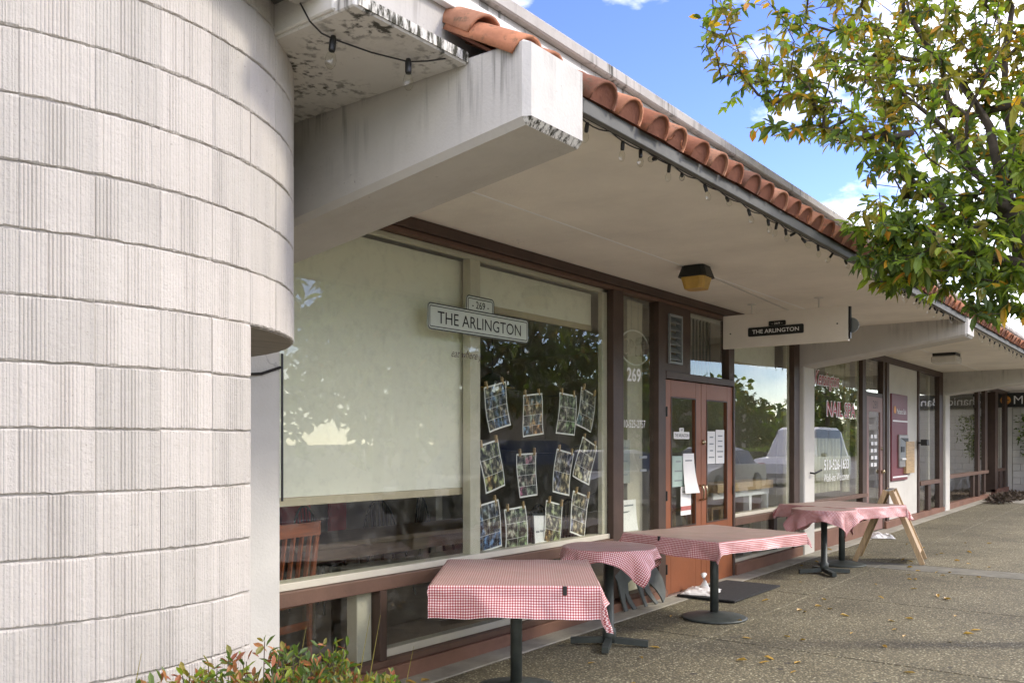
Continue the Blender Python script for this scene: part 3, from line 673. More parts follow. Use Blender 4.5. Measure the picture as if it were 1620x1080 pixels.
# ---- bay 2: nail shop, bank
zb = .08
fr('head_trim', M['brown'], 12.50, 20.95, 2.97, 3.078, -.05, .06)
w5 = fr('window', M['brown'], 14.98, 15.16, .3, 2.97, -.05, .06); pane(w5, 12.50, 14.98, .72, 2.97); fr('inner_strip', M['cream'], 14.90, 14.978, .72, 2.97, .012, .05, w5)
fr('sill', M['brown2'], 12.50, 15.16, .66, .718, -.08, .06, w5); pane(w5, 12.5, 14.98, .3, .66); fr('bottom_rail', M['cream'], 12.5, 14.98, .27, .298, -.03, .06, w5)
fr('base_board', M['basec'], 12.50, 15.20, -.05, .268, -.085, .06); fr('base_board', M['basec'], 16.28, 20.95, -.05, .17, -.085, .06)
nd = MB(); nd.box(15.22, 15.36, -.04, .0, .06, 2.33); nd.box(16.06, 16.2, -.04, .0, .06, 2.33); nd.box(15.36, 16.06, -.04, .0, 2.08, 2.33); nd.box(15.36, 16.06, -.04, .0, .06, .35)
dr = obj('door', nd, M['doorb'], shop); dr['label'] = 'mauve brown glazed door of the nail shop'
obj('pane', MB().box(15.36, 16.06, -.024, -.018, .35, 2.08), M['glass'], dr); obj('knob', MB().lathe([(0, 0), (.03, 0), (.035, .03), (.03, .05), (0, .06)], n=12), M['chrome'], dr, (16.13, -.041, 1.05), (R(90), 0, 0), True); obj('lock', MB().lathe([(0, 0), (.03, 0), (.03, .012), (0, .016)], n=12), M['chrome'], dr, (16.13, -.041, 1.45), (R(90), 0, 0), True)
text('door_number', '281', M['brown'], dr, (15.75, -.042, 2.2), FRONT, .3, .13)
t2 = fr('transom', M['brown'], 15.16, 16.26, 2.332, 2.40, -.04, .05); pane(t2, 15.2, 16.2, 2.40, 2.97)
gr = MB()
for i in range(5): gr.box(15.24 + i * .14, 15.25 + i * .14, .02, .03, 2.42, 2.95)
for i in range(5): gr.box(15.24, 15.82, .018, .032, 2.46 + i * .11, 2.47 + i * .11)
obj('security_grille', gr, M['cream'], t2)
fr('jamb', M['brown'], 16.202, 16.32, .06, 2.97, -.05, .06, t2); fr('jamb', M['brown'], 15.162, 15.218, .06, 2.33, -.05, .06, t2); fr('jamb', M['cream'], 16.322, 16.44, .3, 2.97, -.02, .05, t2); fr('jamb', M['brown'], 16.442, 16.60, .17, 2.97, -.05, .06, t2)
fr('wall', M['column'], 16.602, 18.75, .172, 2.968, -.02, .3)
w6 = fr('window', M['brown'], 18.752, 18.86, .17, 2.968, -.05, .06); pane(w6, 18.86, 20.6, .78, 2.968); fr('jamb', M['brown'], 20.6, 20.945, .17, 2.968, -.05, .06, w6); fr('inner_strip', M['cream'], 20.05, 20.17, .78, 2.96, .05, .1, w6)
fr('sill_rail', M['brown2'], 18.86, 20.6, .70, .78, -.07, .06, w6); pane(w6, 18.86, 20.6, .2, .70); fr('mullion', M['brown'], 19.62, 19.85, .172, .70, -.04, .06, w6)
# ---- bay 3: bank front
fr('head_trim', M['brown'], 21.40, 31.3, 2.97, 3.078, -.05, .06)
w7 = fr('window', M['brown'], 25.0, 25.25, .2, 2.968, -.05, .06); pane(w7, 21.4, 25.0, .84, 2.968); pane(w7, 21.6, 25.0, .26, .76); fr('sill_rail', M['brown2'], 21.4, 26.3, .76, .838, -.08, .06, w7)
for a in (21.4, 24.4, 25.9): fr('mullion', M['brown'], a, a + .2, .22, .758, -.04, .06, w7)
fr('mullion', M['brown'], 25.95, 26.3, .84, 2.968, -.05, .06, w7); pane(w7, 25.25, 25.95, .26, 2.968); fr('base_board', M['basec'], 21.4, 26.3, -.05, .20, -.085, .06)
d7 = obj('door', MB().box(26.32, 27.5, .25, .30, .1, 2.968), M['blackp'], shop); d7['label'] = 'dark recessed double door of the bank'
for a in (26.4, 26.85): obj('door_bar', MB().box(a, a + .06, .2, .248, .12, 2.9), M['metal'], d7)
obj('push_bar', MB().box(26.4, 27.4, .17, .19, 1.05, 1.1), M['metal'], d7); obj('door_head', MB().box(26.32, 27.5, .19, .249, 2.28, 2.34), M['metal'], d7)
w8 = fr('window', M['brown'], 27.5, 27.95, .2, 2.968, -.05, .3); pane(w8, 27.95, 29.2, .84, 2.968); fr('sill_rail', M['brown2'], 27.95, 29.2, .76, .838, -.06, .06, w8); fr('jamb', M['brown'], 29.2, 29.6, .2, 2.968, -.05, .06, w8); fr('base_board', M['basec'], 27.5, 29.6, -.05, .28, -.085, .06); fr('mullion', M['brown'], 28.35, 28.75, .28, .758, -.04, .06, w8); pane(w8, 27.95, 29.2, .28, .758)
# end wall of painted blocks that steps out to the street
ew = thing('end_wall', 'white painted block wall closing the far end of the walkway', 'wall')
obj('wall_core', MB().box(29.66, 30.0, -4.2, .0, -.1, 2.62), M['mortar'], ew); obj('wall_frame', MB().box(29.6, 29.66, -.16, .0, .1, 2.62), M['column'], ew)
obj('wall_cap', MB().box(29.6, 30.0, -4.2, .0, 2.62, 3.05), M['column'], ew)
bb = mesh('block', MB().box(0, .05, -.395, 0, .004, .199, bev=.006), M['column'])
for k in range(12):
    for j in range(9):
        link('block', bb, ew, (29.622, -.18 - j * .4 - (.2 if k % 2 else 0), .14 + k * .203))
    if k % 2: o = link('block', bb, ew, (29.622, -.18, .14 + k * .203)); o.scale = (1, .49, 1)

# ================================================================== THINGS ON AND AT THE FACADE
# plaque on the glass
pq = thing('number_plaque', 'pale rounded street name plaque fixed on the large display window', 'sign', (5.187, -.012, 2.437))
def plaque(par, w_, h_, loc, mb_, ml, r_=.03, b1=.008, b2=.020, t=.006):
    o = obj('panel', MB().prism(rrect(w_, h_, r_), lambda u, v, q: (u, q, v), -t, 0), mb_, par, loc)
    for ins, wd in ((0.001, b1), (b2, b1 * .8)):
        vs, fs = ring2d(rrect(w_ - 2 * ins, h_ - 2 * ins, max(r_ - ins, .008)), rrect(w_ - 2 * ins - 2 * wd, h_ - 2 * ins - 2 * wd, max(r_ - ins - wd, .005)))
        obj('border', MB().add([(u, -t - .0015, v) for u, v in vs], fs), ml, par, loc)
    return o
plaque(pq, .335, .155, (-.004, .0005, .128), M['plaque'], M['blackp'], .035); plaque(pq, 1.20, .192, (0, -.0075, 0), M['plaque'], M['blackp'], .035)
text('lettering', 'THE ARLINGTON', M['blackp'], pq, (0, -.0155, -.002), FRONT, .99, .088); text('lettering', '- 269 -', M['blackp'], pq, (-.004, -.0075, .138), FRONT, .20, .055)
ss = thing('window_lettering', 'small dark script lettering on the glass under the pale plaque', 'lettering', (5.19, -.008, 2.20))
text('script', 'eat where y', plain('dark_red_script', (.045, .012, .012), .6), ss, (onY(738, 563, 0)[0] - 5.19, 0, onY(738, 563, 0)[1] - 2.20), FRONT, onY(763, 563, 0)[0] - onY(714, 563, 0)[0], .075, .45, bold=-.006)
# numbers on the sidelight
nn_ = thing('house_number', 'white house number and telephone digits on the narrow sidelight', 'lettering', (7.55, -.008, 2.2))
text('digits', '269', M['whiteline'], nn_, (-.01, 0, .0), FRONT, .27, .135, bold=.02); text('digits', '510-525-2757', M['whiteline'], nn_, (-.02, 0, -.475), FRONT, .47, .075)
for dz, wd in ((-.80, .15), (-.93, .13)): obj('print_line', MB().box(-wd / 2, wd / 2, -.001, .001, -.012, .012), M['grey'], nn_, (.17, 0, dz))
op = thing('open_sign', 'unlit neon tube open sign hanging behind the sidelight glass', 'sign', (onY(1004, 550, .10)[0], .10, onY(1004, 550, .10)[1]))
op.scale = (1.15, 1, 1.1)
ov = [(.25 * math.cos(R(a)), 0, .155 * math.sin(R(a))) for a in range(0, 361, 12)]
obj('tube_ring', MB().tube(ov, .008, 6), M['whiteline'], op, smooth=True)
for k, (pts) in enumerate(([(-.15 + .045 * math.cos(R(a)), 0, .07 * math.sin(R(a))) for a in range(0, 361, 30)], [(-.08, 0, -.07), (-.08, 0, .07), (-.03, 0, .06), (-.02, 0, .03), (-.04, 0, .0), (-.08, 0, 0)],
                        [(.07, 0, -.07), (.015, 0, -.07), (.015, 0, 0), (.055, 0, 0), (.015, 0, 0), (.015, 0, .07), (.07, 0, .07)], [(.10, 0, -.07), (.10, 0, .07), (.165, 0, -.07), (.165, 0, .07)])):
    obj('letter_tube', MB().tube(pts, .006, 6), M['cream'], op, smooth=True)
for a in (-.06, .06): obj('hanging_chain', MB().tube([(a, 0, .15), (a, 0, .5)], .002, 5), M['grey'], op)
# hanging board sign
hs = thing('hanging_sign', 'white hanging board with a black name plate facing along the walkway', 'sign', (9.42, -.79, 2.785))
obj('board', MB().box(-.025, .025, -.69, .69, -.185, .185, bev=.004), M['soffit'], hs); obj('edge_strip', MB().box(-.02, .02, -.712, -.693, -.16, .17), M['black'], hs)
for y in (.36, -.38):
    rod = obj('rod', MB().tube([(0, y, .186), (0, y, .293)], .009, 8), M['trimw'], hs); obj('rod_plate', MB().lathe([(.0, -.008), (.045, -.008), (.05, 0), (0, 0)], (0, y, .294), 14), M['trimw'], rod)
for y, z in ((.60, -.02), (-.58, 0)): obj('bolt', MB().lathe([(0, 0), (.009, 0), (.007, .006), (0, .007)], n=8), M['blackp'], hs, (-.0255, y, z), (0, R(-90), 0))
def lplate(w_, h_, y, z, r_): obj('name_plate', MB().prism(rrect(w_, h_, r_), lambda u, v, q: (q, u, v), -.034, -.0252), M['blackp'], hs, (0, y, z))
lplate(.62, .098, .08, -.02, .016); lplate(.19, .052, .06, .058, .014)
text('lettering', 'THE ARLINGTON', M['whiteline'], hs, (-.0355, .08, -.02), LEFTF, .52, .044, bold=.012); text('lettering', '- 269 -', M['whiteline'], hs, (-.0355, .06, .056), LEFTF, .12, .022)
obj('spare_disc', MB().lathe([(0, -.01), (.08, -.01), (.08, .01), (0, .01)], n=16), M['grey'], hs, (.05, -.70, -.02), (0, R(90), 0))
# soffit lamps
lm = thing('soffit_lamp', 'black ceiling lamp with a square amber lens under the eave', 'lamp', (7.13, -.86, SOF), R(4))
def frustum(a, b, z0, z1, r_=.02):
    A = rrect(a, a, r_, 2); B = rrect(b, b, r_, 2); n = len(A)
    return MB().add([(u, v, z0) for u, v in A] + [(u, v, z1) for u, v in B], [tuple(range(n)), tuple(range(n, 2 * n))[::-1]] + [(i, n + i, n + (i + 1) % n, (i + 1) % n) for i in range(n)])
obj('housing', frustum(.20, .26, .0, -.10, .03), M['blackp'], lm); le = frustum(.225, .18, -.101, -.20, .04); obj('lens', le, M['amber'], lm)
obj('conduit', MB().box(.13, 3.0, .04, .055, -.012, -.003), M['trimw'], lm)
l2 = thing('soffit_lamp', 'flat cream box lamp under the eave past the second beam', 'lamp', (16.6, -.98, SOF))
obj('housing', MB().box(-.2, .2, -.18, .18, -.05, .0), M['blackp'], l2); obj('lens', MB().box(-.22, .22, -.2, .2, -.17, -.051, bev=.02), M['trimw'], l2)
# string lights
def catenary(a, b, sag, n=6):
    a, b = Vector(a), Vector(b); return [a.lerp(b, i / n) - Vector((0, 0, sag * 4 * (i / n) * (1 - i / n))) for i in range(n + 1)]
sock = mesh('socket', MB().lathe([(0, .01), (.010, .012), (.014, .0), (.014, -.045), (.0115, -.052), (0, -.052)], n=10), M['black'], True)
bulbm = mesh('bulb', MB().lathe([(.010, -.05), (.017, -.062), (.023, -.085), (.020, -.108), (.010, -.122), (0, -.126)], n=10), M['bulb'], True)
def bulb(par, p, rx=0., ry=0., sc_=.72):
    s_ = link('socket', sock, par, p, (rx, ry, 0)); s_.scale = (sc_,) * 3; link('bulb', bulbm, s_)
g1 = thing('string_lights', 'black cable of clear bulbs running along the tiled eave', 'string lights', (0, 0, 0))
pts = []; xx = 3.40; k = 0
anchors = []
while xx < 12.0:
    anchors.append(xx); xx += .33 + rnd.uniform(-.04, .04)
wire = MB(); wire2 = MB()
for a, b in zip(anchors, anchors[1:]):
    pp = catenary((a, -2.045, 3.05), (b, -2.045, 3.05), .01 + rnd.uniform(0, .014)); wire.tube(pp, .0035, 5)
    bulb(g1, pp[2] + Vector((0, 0, -.006)), rnd.uniform(-.5, .5), rnd.uniform(-1.3, 1.3))
    if rnd.random() < .35: bulb(g1, pp[5] + Vector((0, 0, -.006)), rnd.uniform(-.5, .5), rnd.uniform(-1.2, 1.3))
wire2.tube([(3.38, -2.05, 3.045), (7.5, -2.05, 3.04), (12.04, -2.05, 3.045)], .003, 5)
obj('cable', wire, M['black'], g1); obj('cable', wire2, M['black'], g1)
g2 = thing('string_lights', 'dark cable with clear bulbs slung under the canopy by the tower', 'string lights', (0, 0, 0))
p0 = Vector((2.25, -1.55, 3.52)); 
cw = [(2.24, -1.52, 3.50), (2.245, -1.60, 3.35), (2.255, -1.70, 3.205)]
ya, za = onX(472, 0, 2.245); c1 = Vector((2.245, ya, za)); c2 = onZ(527, 62, 3.15); c3 = onZ(646, 98, 3.14); c4 = onZ(705, 93, 3.16)
ym_, zm_ = onX(490, 34, 2.243); cm = Vector((2.243, ym_, zm_))
obj('cable', MB().tube([c1, cm, cm.lerp(c2, .5) - Vector((0, 0, .012)), c2, c2.lerp(c3, .5) - Vector((0, 0, .008)), c3, c3.lerp(c4, .5) - Vector((0, 0, .004)), c4], .0035, 6), M['black'], g2)
bulb(g2, c2, .05, .1, 1.); bulb(g2, c3, -.05, .05, 1.)
g3 = thing('string_lights', 'row of small dark bulbs along the eave past the second beam', 'string lights', (0, 0, 0))
wire = MB(); xx = 12.6
while xx < 20.8:
    pp = catenary((xx, -2.045, 3.035), (xx + .42, -2.045, 3.035), .02); wire.tube(pp, .004, 5); bulb(g3, pp[3], rnd.uniform(-.3, .3), rnd.uniform(-.5, .5)); xx += .42
obj('cable', wire, M['black'], g3)
# pipe cable at the pier, hook on column
cb = thing('wall_cable', 'thin dark cable looped from the tower notch to the window edge', 'cable', (0, 0, 0))
obj('cable', MB().tube([(2.72, -.125, 1.93), (2.9, -.14, 1.905), (3.1, -.135, 1.925), (3.235, -.13, 1.97)], .009, 6), M['black'], cb); obj('conduit', MB().tube([(3.25, -.128, 1.2), (3.25, -.128, 2.05)], .007, 6), M['black'], cb)
hk = tag(obj('wall_hook', MB().tube([(12.30, -.10, 1.13), (12.30, -.16, 1.12), (12.42, -.22, 1.17)], .014, 6), M['black']), 'small black hook on the white column by the nail shop', 'hook')

# blinds
b1 = thing('roller_blind', 'wide pale green roller blind drawn far down behind the left window', 'blind', (0, .13, 0))
obj('fabric', MB().box(3.26, 5.145, .0, .004, 1.20, 2.92), M['blind'], b1); obj('hem_bar', MB().box(3.26, 5.145, -.006, .010, 1.145, 1.198, bev=.003), M['blindbar'], b1)
b2 = thing('roller_blind', 'short pale green roller blind pulled a little way down beside the plaque', 'blind', (0, .13, 0))
obj('fabric', MB().box(5.23, 6.98, .0, .004, 2.63, 2.92), M['blind'], b2); obj('hem_bar', MB().box(5.23, 6.98, -.006, .010, 2.575, 2.628, bev=.003), M['blindbar'], b2)
b3 = thing('roller_blind', 'pale roller blind in the window to the right of the doors', 'blind', (0, .16, 0))
obj('fabric', MB().box(10.2, 11.65, .0, .004, 2.55, 2.93), M['blind'], b3); obj('hem_bar', MB().box(10.2, 11.65, -.006, .010, 2.52, 2.548), M['blindbar'], b3)
vb = thing('vertical_blind', 'dark green vertical slat blind in the pane above the doors', 'blind', (0, .1, 0))
for i in range(9): obj('slat', MB().box(-.045, .045, -.001, .001, 2.29, 2.92), plain('green_slat', (.10, .13, .105), .7) if i == 0 else bpy.data.materials['green_slat'], vb, (8.80 + i * .085, 0, 0), (0, 0, R(38)))
obj('rail', MB().box(8.74, 9.6, -.02, .02, 2.925, 2.95), M['trimw'], vb)

# photo sheets pegged on strings
sheets = [(787, 643, .285, .36, -13, 0, 'with portraits and small dishes'), (844, 656, .27, .35, -6, 1, 'with bright blue and orange pictures'), (898, 655, .265, .36, 4, 2, 'of mostly grey table settings'), (929, 648, .255, .36, 16, 3, 'with blue pictures, tilted'),
          (778, 737, .27, .38, -12, 4, 'with a roast, half behind the post'), (835, 751, .28, .36, -2, 5, 'with bright magenta pictures'), (892, 747, .275, .38, 10, 6, 'with dark blue figures'), (928, 729, .27, .38, 20, 7, 'of orange dishes, tilted'),
          (774, 832, .27, .38, -8, 8, 'of pale figures beside the post'), (817, 838, .29, .37, -3, 10, 'of grey tables and a brown dish'), (876, 827, .26, .36, 12, 12, 'with a yellow canopy picture'), (918, 813, .28, .38, 15, 14, 'of white plates, tilted')]
rows_ = ['top', 'middle', 'bottom']; pos_ = ['first', 'second', 'third', 'last']
for i, (px, py, sw_, sh, rot, sd_, what) in enumerate(sheets):
    X, Z = onY(px, py, .07)
    t = thing('photo_sheet', 'collage sheet %s, %s on the %s string' % (what, pos_[i % 4], rows_[i // 4]), 'photo sheet', (X, .07 + .004 * (i % 4), Z), 0, 'photo sheets pegged in the window')
    t.rotation_euler = (0, R(rot), 0)
    nx, nz_ = 4, 6; b = MB(); uvs = []
    for a in range(nz_ + 1):
        for c in range(nx + 1):
            u, v = c / nx, a / nz_; b.v.append(((u - .5) * sw_, .012 * math.sin(u * 3 + i) * (1 - v) + .01 * math.sin(v * 4 + i), (v - .5) * sh)); uvs.append((u, v))
    for a in range(nz_):
        for c in range(nx): k = a * (nx + 1) + c; b.f.append((k, k + 1, k + nx + 2, k + nx + 1)); b.mi.append(0)
    me = mesh('sheet', b, mat_collage('collage_print_%d' % i, sd_), True); ul = me.uv_layers.new(name='UVMap')
    for lp_ in me.loops: ul.data[lp_.index].uv = uvs[lp_.vertex_index]
    link('sheet', me, t)
    for s_ in (-1, 1): obj('peg', MB().box(-.007, .007, -.012, .008, -.02, .04), M['pine'], t, (s_ * sw_ * .36, 0, sh / 2))
for i, (p, lab) in enumerate((([(764, 607), (800, 613), (845, 626), (900, 626), (945, 612)], 'upper'), ([(764, 706), (793, 711), (830, 716), (880, 716), (940, 697)], 'middle'), ([(764, 800), (800, 805), (850, 806), (900, 795), (942, 778)], 'lower'))):
    tag(obj('peg_string', MB().tube([(*onY(a, b, .085)[:1], .085, onY(a, b, .085)[1]) for a, b in p], .0025, 5), M['black']), '%s thin string holding photo sheets across the window' % lab, 'string')
X, Z = onY(859, 842, .06); ff = thing('picture_frame', 'small black frame with a white card on the window sill', 'frame', (X, .075, Z)); ff.rotation_euler = (R(-6), R(4), 0)
obj('card', MB().box(-.115, .115, -.002, .002, -.145, .145), M['paper'], ff)
for a in ((-.135, -.115, -.165, .165), (.115, .135, -.165, .165), (-.115, .115, -.165, -.145), (-.115, .115, .145, .165)): obj('moulding', MB().box(a[0], a[1], -.01, .01, a[2], a[3]), M['black'], ff)
for a, wd in ((-.06, .05), (.0, .05), (.055, .045)): obj('print_line', MB().box(-wd / 2, wd / 2, -.0035, -.0022, -.008, .008), M['grey'], ff, (a, 0, .012 + a * .1))
# notices on the doors
def notice(x, z, w_, h_, label, lines=4, m=None, curl=0., y=-.052, group=None):
    t = thing('door_notice', label, 'notice', (x, y, z), 0, group)
    b = MB(); n = 4
    for i in range(n + 1):
        for j in (0, 1): b.v.append(((j - .5) * w_, -curl * (1 - i / n) ** 2 * (1.4 if j else .6), (i / n - .5) * h_))
    for i in range(n): b.f.append((2 * i, 2 * i + 1, 2 * i + 3, 2 * i + 2)); b.mi.append(0)
    obj('sheet', b, m or M['paper'], t, smooth=True)
    for i in range(lines):
        wd = w_ * rnd.uniform(.4, .75); zz = h_ * (.32 - .62 * i / max(1, lines - 1)) if lines > 1 else 0
        obj('print_line', MB().box(-wd / 2, wd / 2, -.0022 - curl * .02, -.0016, zz - .007, zz + .007), M['grey'], t)
    return t
dp = thing('door_plaque', 'small white name plate behind the left door glass', 'sign', (8.50, -.032, 1.62))
obj('panel', MB().prism(rrect(.36, .075, .012), lambda u, v, q: (u, q, v), -.004, 0), M['paper'], dp); obj('panel', MB().prism(rrect(.10, .05, .01), lambda u, v, q: (u, q, v), -.004, 0), M['paper'], dp, (0, .001, .055)); text('lettering', 'THE ARLINGTON', M['blackp'], dp, (0, -.0055, 0), FRONT, .31, .034); text('lettering', '269', M['blackp'], dp, (0, -.0045, .058), FRONT, .05, .022)
notice(8.39, 1.245, .27, .32, 'grey green health notice with icons on the left door', 3, plain('grey_green_print', (.36, .46, .40), .6))
notice(8.615, 1.22, .26, .42, 'curling white sheet with handwriting on the left door', 5, curl=.05, y=-.058); rn_ = notice(8.56, .93, .24, .30, 'white notice with a red band low on the left door', 2, y=-.054); obj('red_band', MB().box(-.12, .12, -.003, -.0022, -.10, -.055), plain('faded_red_print', (.40, .12, .10), .6), rn_)
notice(9.19, 1.49, .20, .36, 'white certificate beside the lock on the right door', 4, y=-.054); notice(9.42, 1.50, .23, .38, 'white notice with dark heading on the right door', 5, y=-.054)
notice(7.50, .84, .28, .30, 'white leaflet low behind the sidelight glass', 4, y=.03, curl=.02); notice(7.45, 1.36, .22, .42, 'faded grey poster behind the sidelight glass', 3, plain('faded_poster', (.34, .36, .32), .7), y=.05)

# nail shop lettering, curtain
nl = thing('window_lettering', 'red and white nail shop lettering on the draped window', 'lettering', (13.9, -.008, 1.6))
def outlined(s, x, z, w_, h_, shear=0.):
    text('lettering', s, M['whiteline'], nl, (x, 0, z), FRONT, w_, h_, shear, bold=.045); text('lettering', s, M['red'], nl, (x, -.003, z), FRONT, w_ * .965, h_ * .90, shear, bold=.005)
X0, Z_ = onY(1307, 646, 0); X1, _ = onY(1353, 650, 0); outlined('NAIL SPA', (X0 + X1) / 2 - 13.9, onY(1330, 648, 0)[1] - 1.6, X1 - X0, .25)
X0, _ = onY(1287, 600, 0); X1, _ = onY(1327, 606, 0); outlined('Kensington', (X0 + X1) / 2 - 13.9, onY(1308, 603, 0)[1] - 1.6, X1 - X0, .30, .35)
X0, _ = onY(1303, 735, 0); X1, _ = onY(1342, 733, 0); text('lettering', '510-526-1633', M['whiteline'], nl, ((X0 + X1) / 2 - 13.9, 0, onY(1322, 734, 0)[1] - 1.6), FRONT, X1 - X0, .16, bold=.02)
text('lettering', 'Walk-ins Welcome', M['whiteline'], nl, ((X0 + X1) / 2 - 13.9, 0, onY(1322, 754, 0)[1] - 1.6), FRONT, X1 - X0, .12, .3)
nd_ = thing('door_lettering', 'white opening hours on the mauve brown shop door', 'lettering', (15.7, -.028, 1.4))
for i in range(5):
    for a, wd in ((-.11, .14), (.10, .16)): obj('print_line', MB().box(-wd / 2, wd / 2, -.001, .001, -.03, .03), M['whiteline'], nd_, (a + .02 * (i % 2), 0, .26 - i * .12))
def curtain(name, label, x0, x1, z0, z1, y, folds, amp, m, hem=None):
    b = MB(); n = folds * 8; rows = 6
    for k in range(rows + 1):
        for i in range(n + 1):
            t = i / n; zt = z1 if hem is None else z1
            z = z0 + (zt - z0) * k / rows
            if hem: z = z1 - (z1 - (z0 + hem(t))) * (1 - k / rows)
            b.v.append((x0 + (x1 - x0) * t, y + amp * math.sin(t * folds * 2 * math.pi + .6 * math.sin(k)), z))
    for k in range(rows):
        for i in range(n): q = k * (n + 1) + i; b.f.append((q, q + 1, q + n + 2, q + n + 1)); b.mi.append(0)
    return tag(obj(name, b, m, smooth=True), label, 'curtain')
curtain('lace_curtain', 'yellowed gathered curtain across the lower nail shop window', 12.55, 14.7, .78, 1.62, .25, 13, .035, M['curtain'])
curtain('swag_curtain', 'draped olive swag in the top corner of the nail shop window', 13.9, 14.95, 2.3, 2.96, .2, 5, .03, M['curtain'], hem=lambda t: .28 * (2 * t - 1) ** 2)
curtain('tie_back_curtain', 'narrow gathered curtain hanging at the right of the nail shop window', 14.72, 14.96, .75, 2.9, .18, 3, .04, M['curtain'])
# cash machine, plywood board, camera box
at = thing('cash_machine', 'tall maroon bank panel with a grey cash machine set in it', 'cash machine', (17.32, -.022, 0))
obj('panel', MB().box(-.56, .56, -.03, .0, .86, 2.44, bev=.006), M['maroon'], at)
for z in (1.95, .93): obj('stripe', MB().box(-.5, .54, -.034, -.0305, z - .014, z + .014), M['whiteline'], at)
hd = obj('housing', MB().box(-.16, .48, -.065, -.031, 1.10, 1.70, bev=.008), M['metal'], at); obj('recess', MB().box(-.10, .43, -.069, -.0655, 1.22, 1.64), M['grey'], hd); obj('screen', MB().box(-.08, .15, -.077, -.0695, 1.38, 1.48), M['blackp'], hd)
obj('keypad', MB().box(-.08, .2, -.095, -.0695, 1.235, 1.27, bev=.004), M['paper'], hd); obj('hood', MB().prism([(-.10, 1.64), (.43, 1.64), (.43, 1.54)], lambda u, v, q: (u, q, v), -.077, -.0695), M['blackp'], hd)
text('lettering', 'Mechanics Bank', M['whiteline'], at, (.12, -.0325, 2.13), FRONT, .68, .10)
obj('emblem', MB().lathe([(0, 0), (.07, 0), (.07, .004), (0, .004)], n=12), M['orange'], at, (-.36, -.0315, 2.15), (R(90), 0, 0))
pb = tag(obj('plywood_board', MB().box(onY(1434, 700, -.10)[0], onY(1447, 700, -.10)[0], -.10, -.022, .98, 1.58, bev=.004), M['pine']), 'plain plywood board on the white wall beside the cash machine', 'board')
sb_ = thing('camera_box', 'small black box on a bracket above the plywood board', 'camera box', (18.72, -.03, 1.55)); obj('housing', MB().box(-.09, .09, -.2, -.08, -.05, .07, bev=.01), M['black'], sb_); obj('bracket', MB().box(-.03, .03, -.08, -.024, -.02, .02), M['black'], sb_)
# bank sign at far end
bs = thing('bank_sign', 'black bank sign with an orange emblem over the far block wall', 'sign', (29.57, onX(1592, 626, 29.57)[0] - .33, 2.82))
obj('board', MB().box(-.03, .03, -2.9, .55, -.21, .21), M['blackp'], bs)
em = obj('emblem', MB().lathe([(0, 0), (.125, .0), (.125, .006), (0, .006)], n=14), M['orange'], bs, (-.031, .33, .0), (0, R(-90), 0))
obj('emblem_mark', MB().box(-.006, .006, -.006, .006, -.0, .003).box(-.08, .08, -.012, .012, .0062, .008).box(-.012, .012, -.08, -.013, .0062, .008).box(-.012, .012, .013, .08, .0062, .008), M['blackp'], em)
tx = text('lettering', 'Mechanics Bank', M['whiteline'], bs, (-.032, -1.02, 0.), LEFTF, 2.3, .24)

# ================================================================== TABLES WITH CLOTHS
def table(label, x, y, base, h=.735, top='rect', size=(.9, .9), rz=0., group='cafe tables on the sidewalk'):
    t = thing('cafe_table', label, 'table', (x, y, gz(x)), rz, group)
    if base == 'disc':
        obj('base', MB().lathe([(0, 0), (.285, 0), (.29, .008), (.27, .018), (.16, .038), (.06, .052), (.045, .056), (0, .056)], n=36), M['iron'], t, smooth=True)
        obj('pole', MB().lathe([(.038, .05), (.038, h - .03)], n=20), M['iron'], t, smooth=True)
    else:
        b = MB()
        for a in (0, 90): 
            for s_ in (0, 180):
                d = Vector((math.cos(R(a + s_)), math.sin(R(a + s_)), 0)); b.obox(d * .03 + Vector((0, 0, .045)), d * .30 + Vector((0, 0, .028)), .05, .045)
        obj('base', b, M['iron'], t); obj('pole', MB().lathe([(.052, .03), (.052, .13), (.036, .14), (.036, h - .03)], n=18), M['iron'], t, smooth=True)
    pl = MB()
    for a in (0, 90): d = Vector((math.cos(R(a)), math.sin(R(a)), 0)); pl.obox(d * -.25 + Vector((0, 0, h - .045)), d * .25 + Vector((0, 0, h - .045)), .05, .02)
    obj('spider', pl, M['iron'], t)
    if top == 'rect': obj('top', MB().box(-size[0] / 2, size[0] / 2, -size[1] / 2, size[1] / 2, h - .034, h - .004, bev=.004), M['oldwood'], t)
    else: obj('top', MB().lathe([(0, h - .034), (size[0], h - .034), (size[0], h - .004), (0, h - .004)], n=40), M['oldwood'], t)
    return t
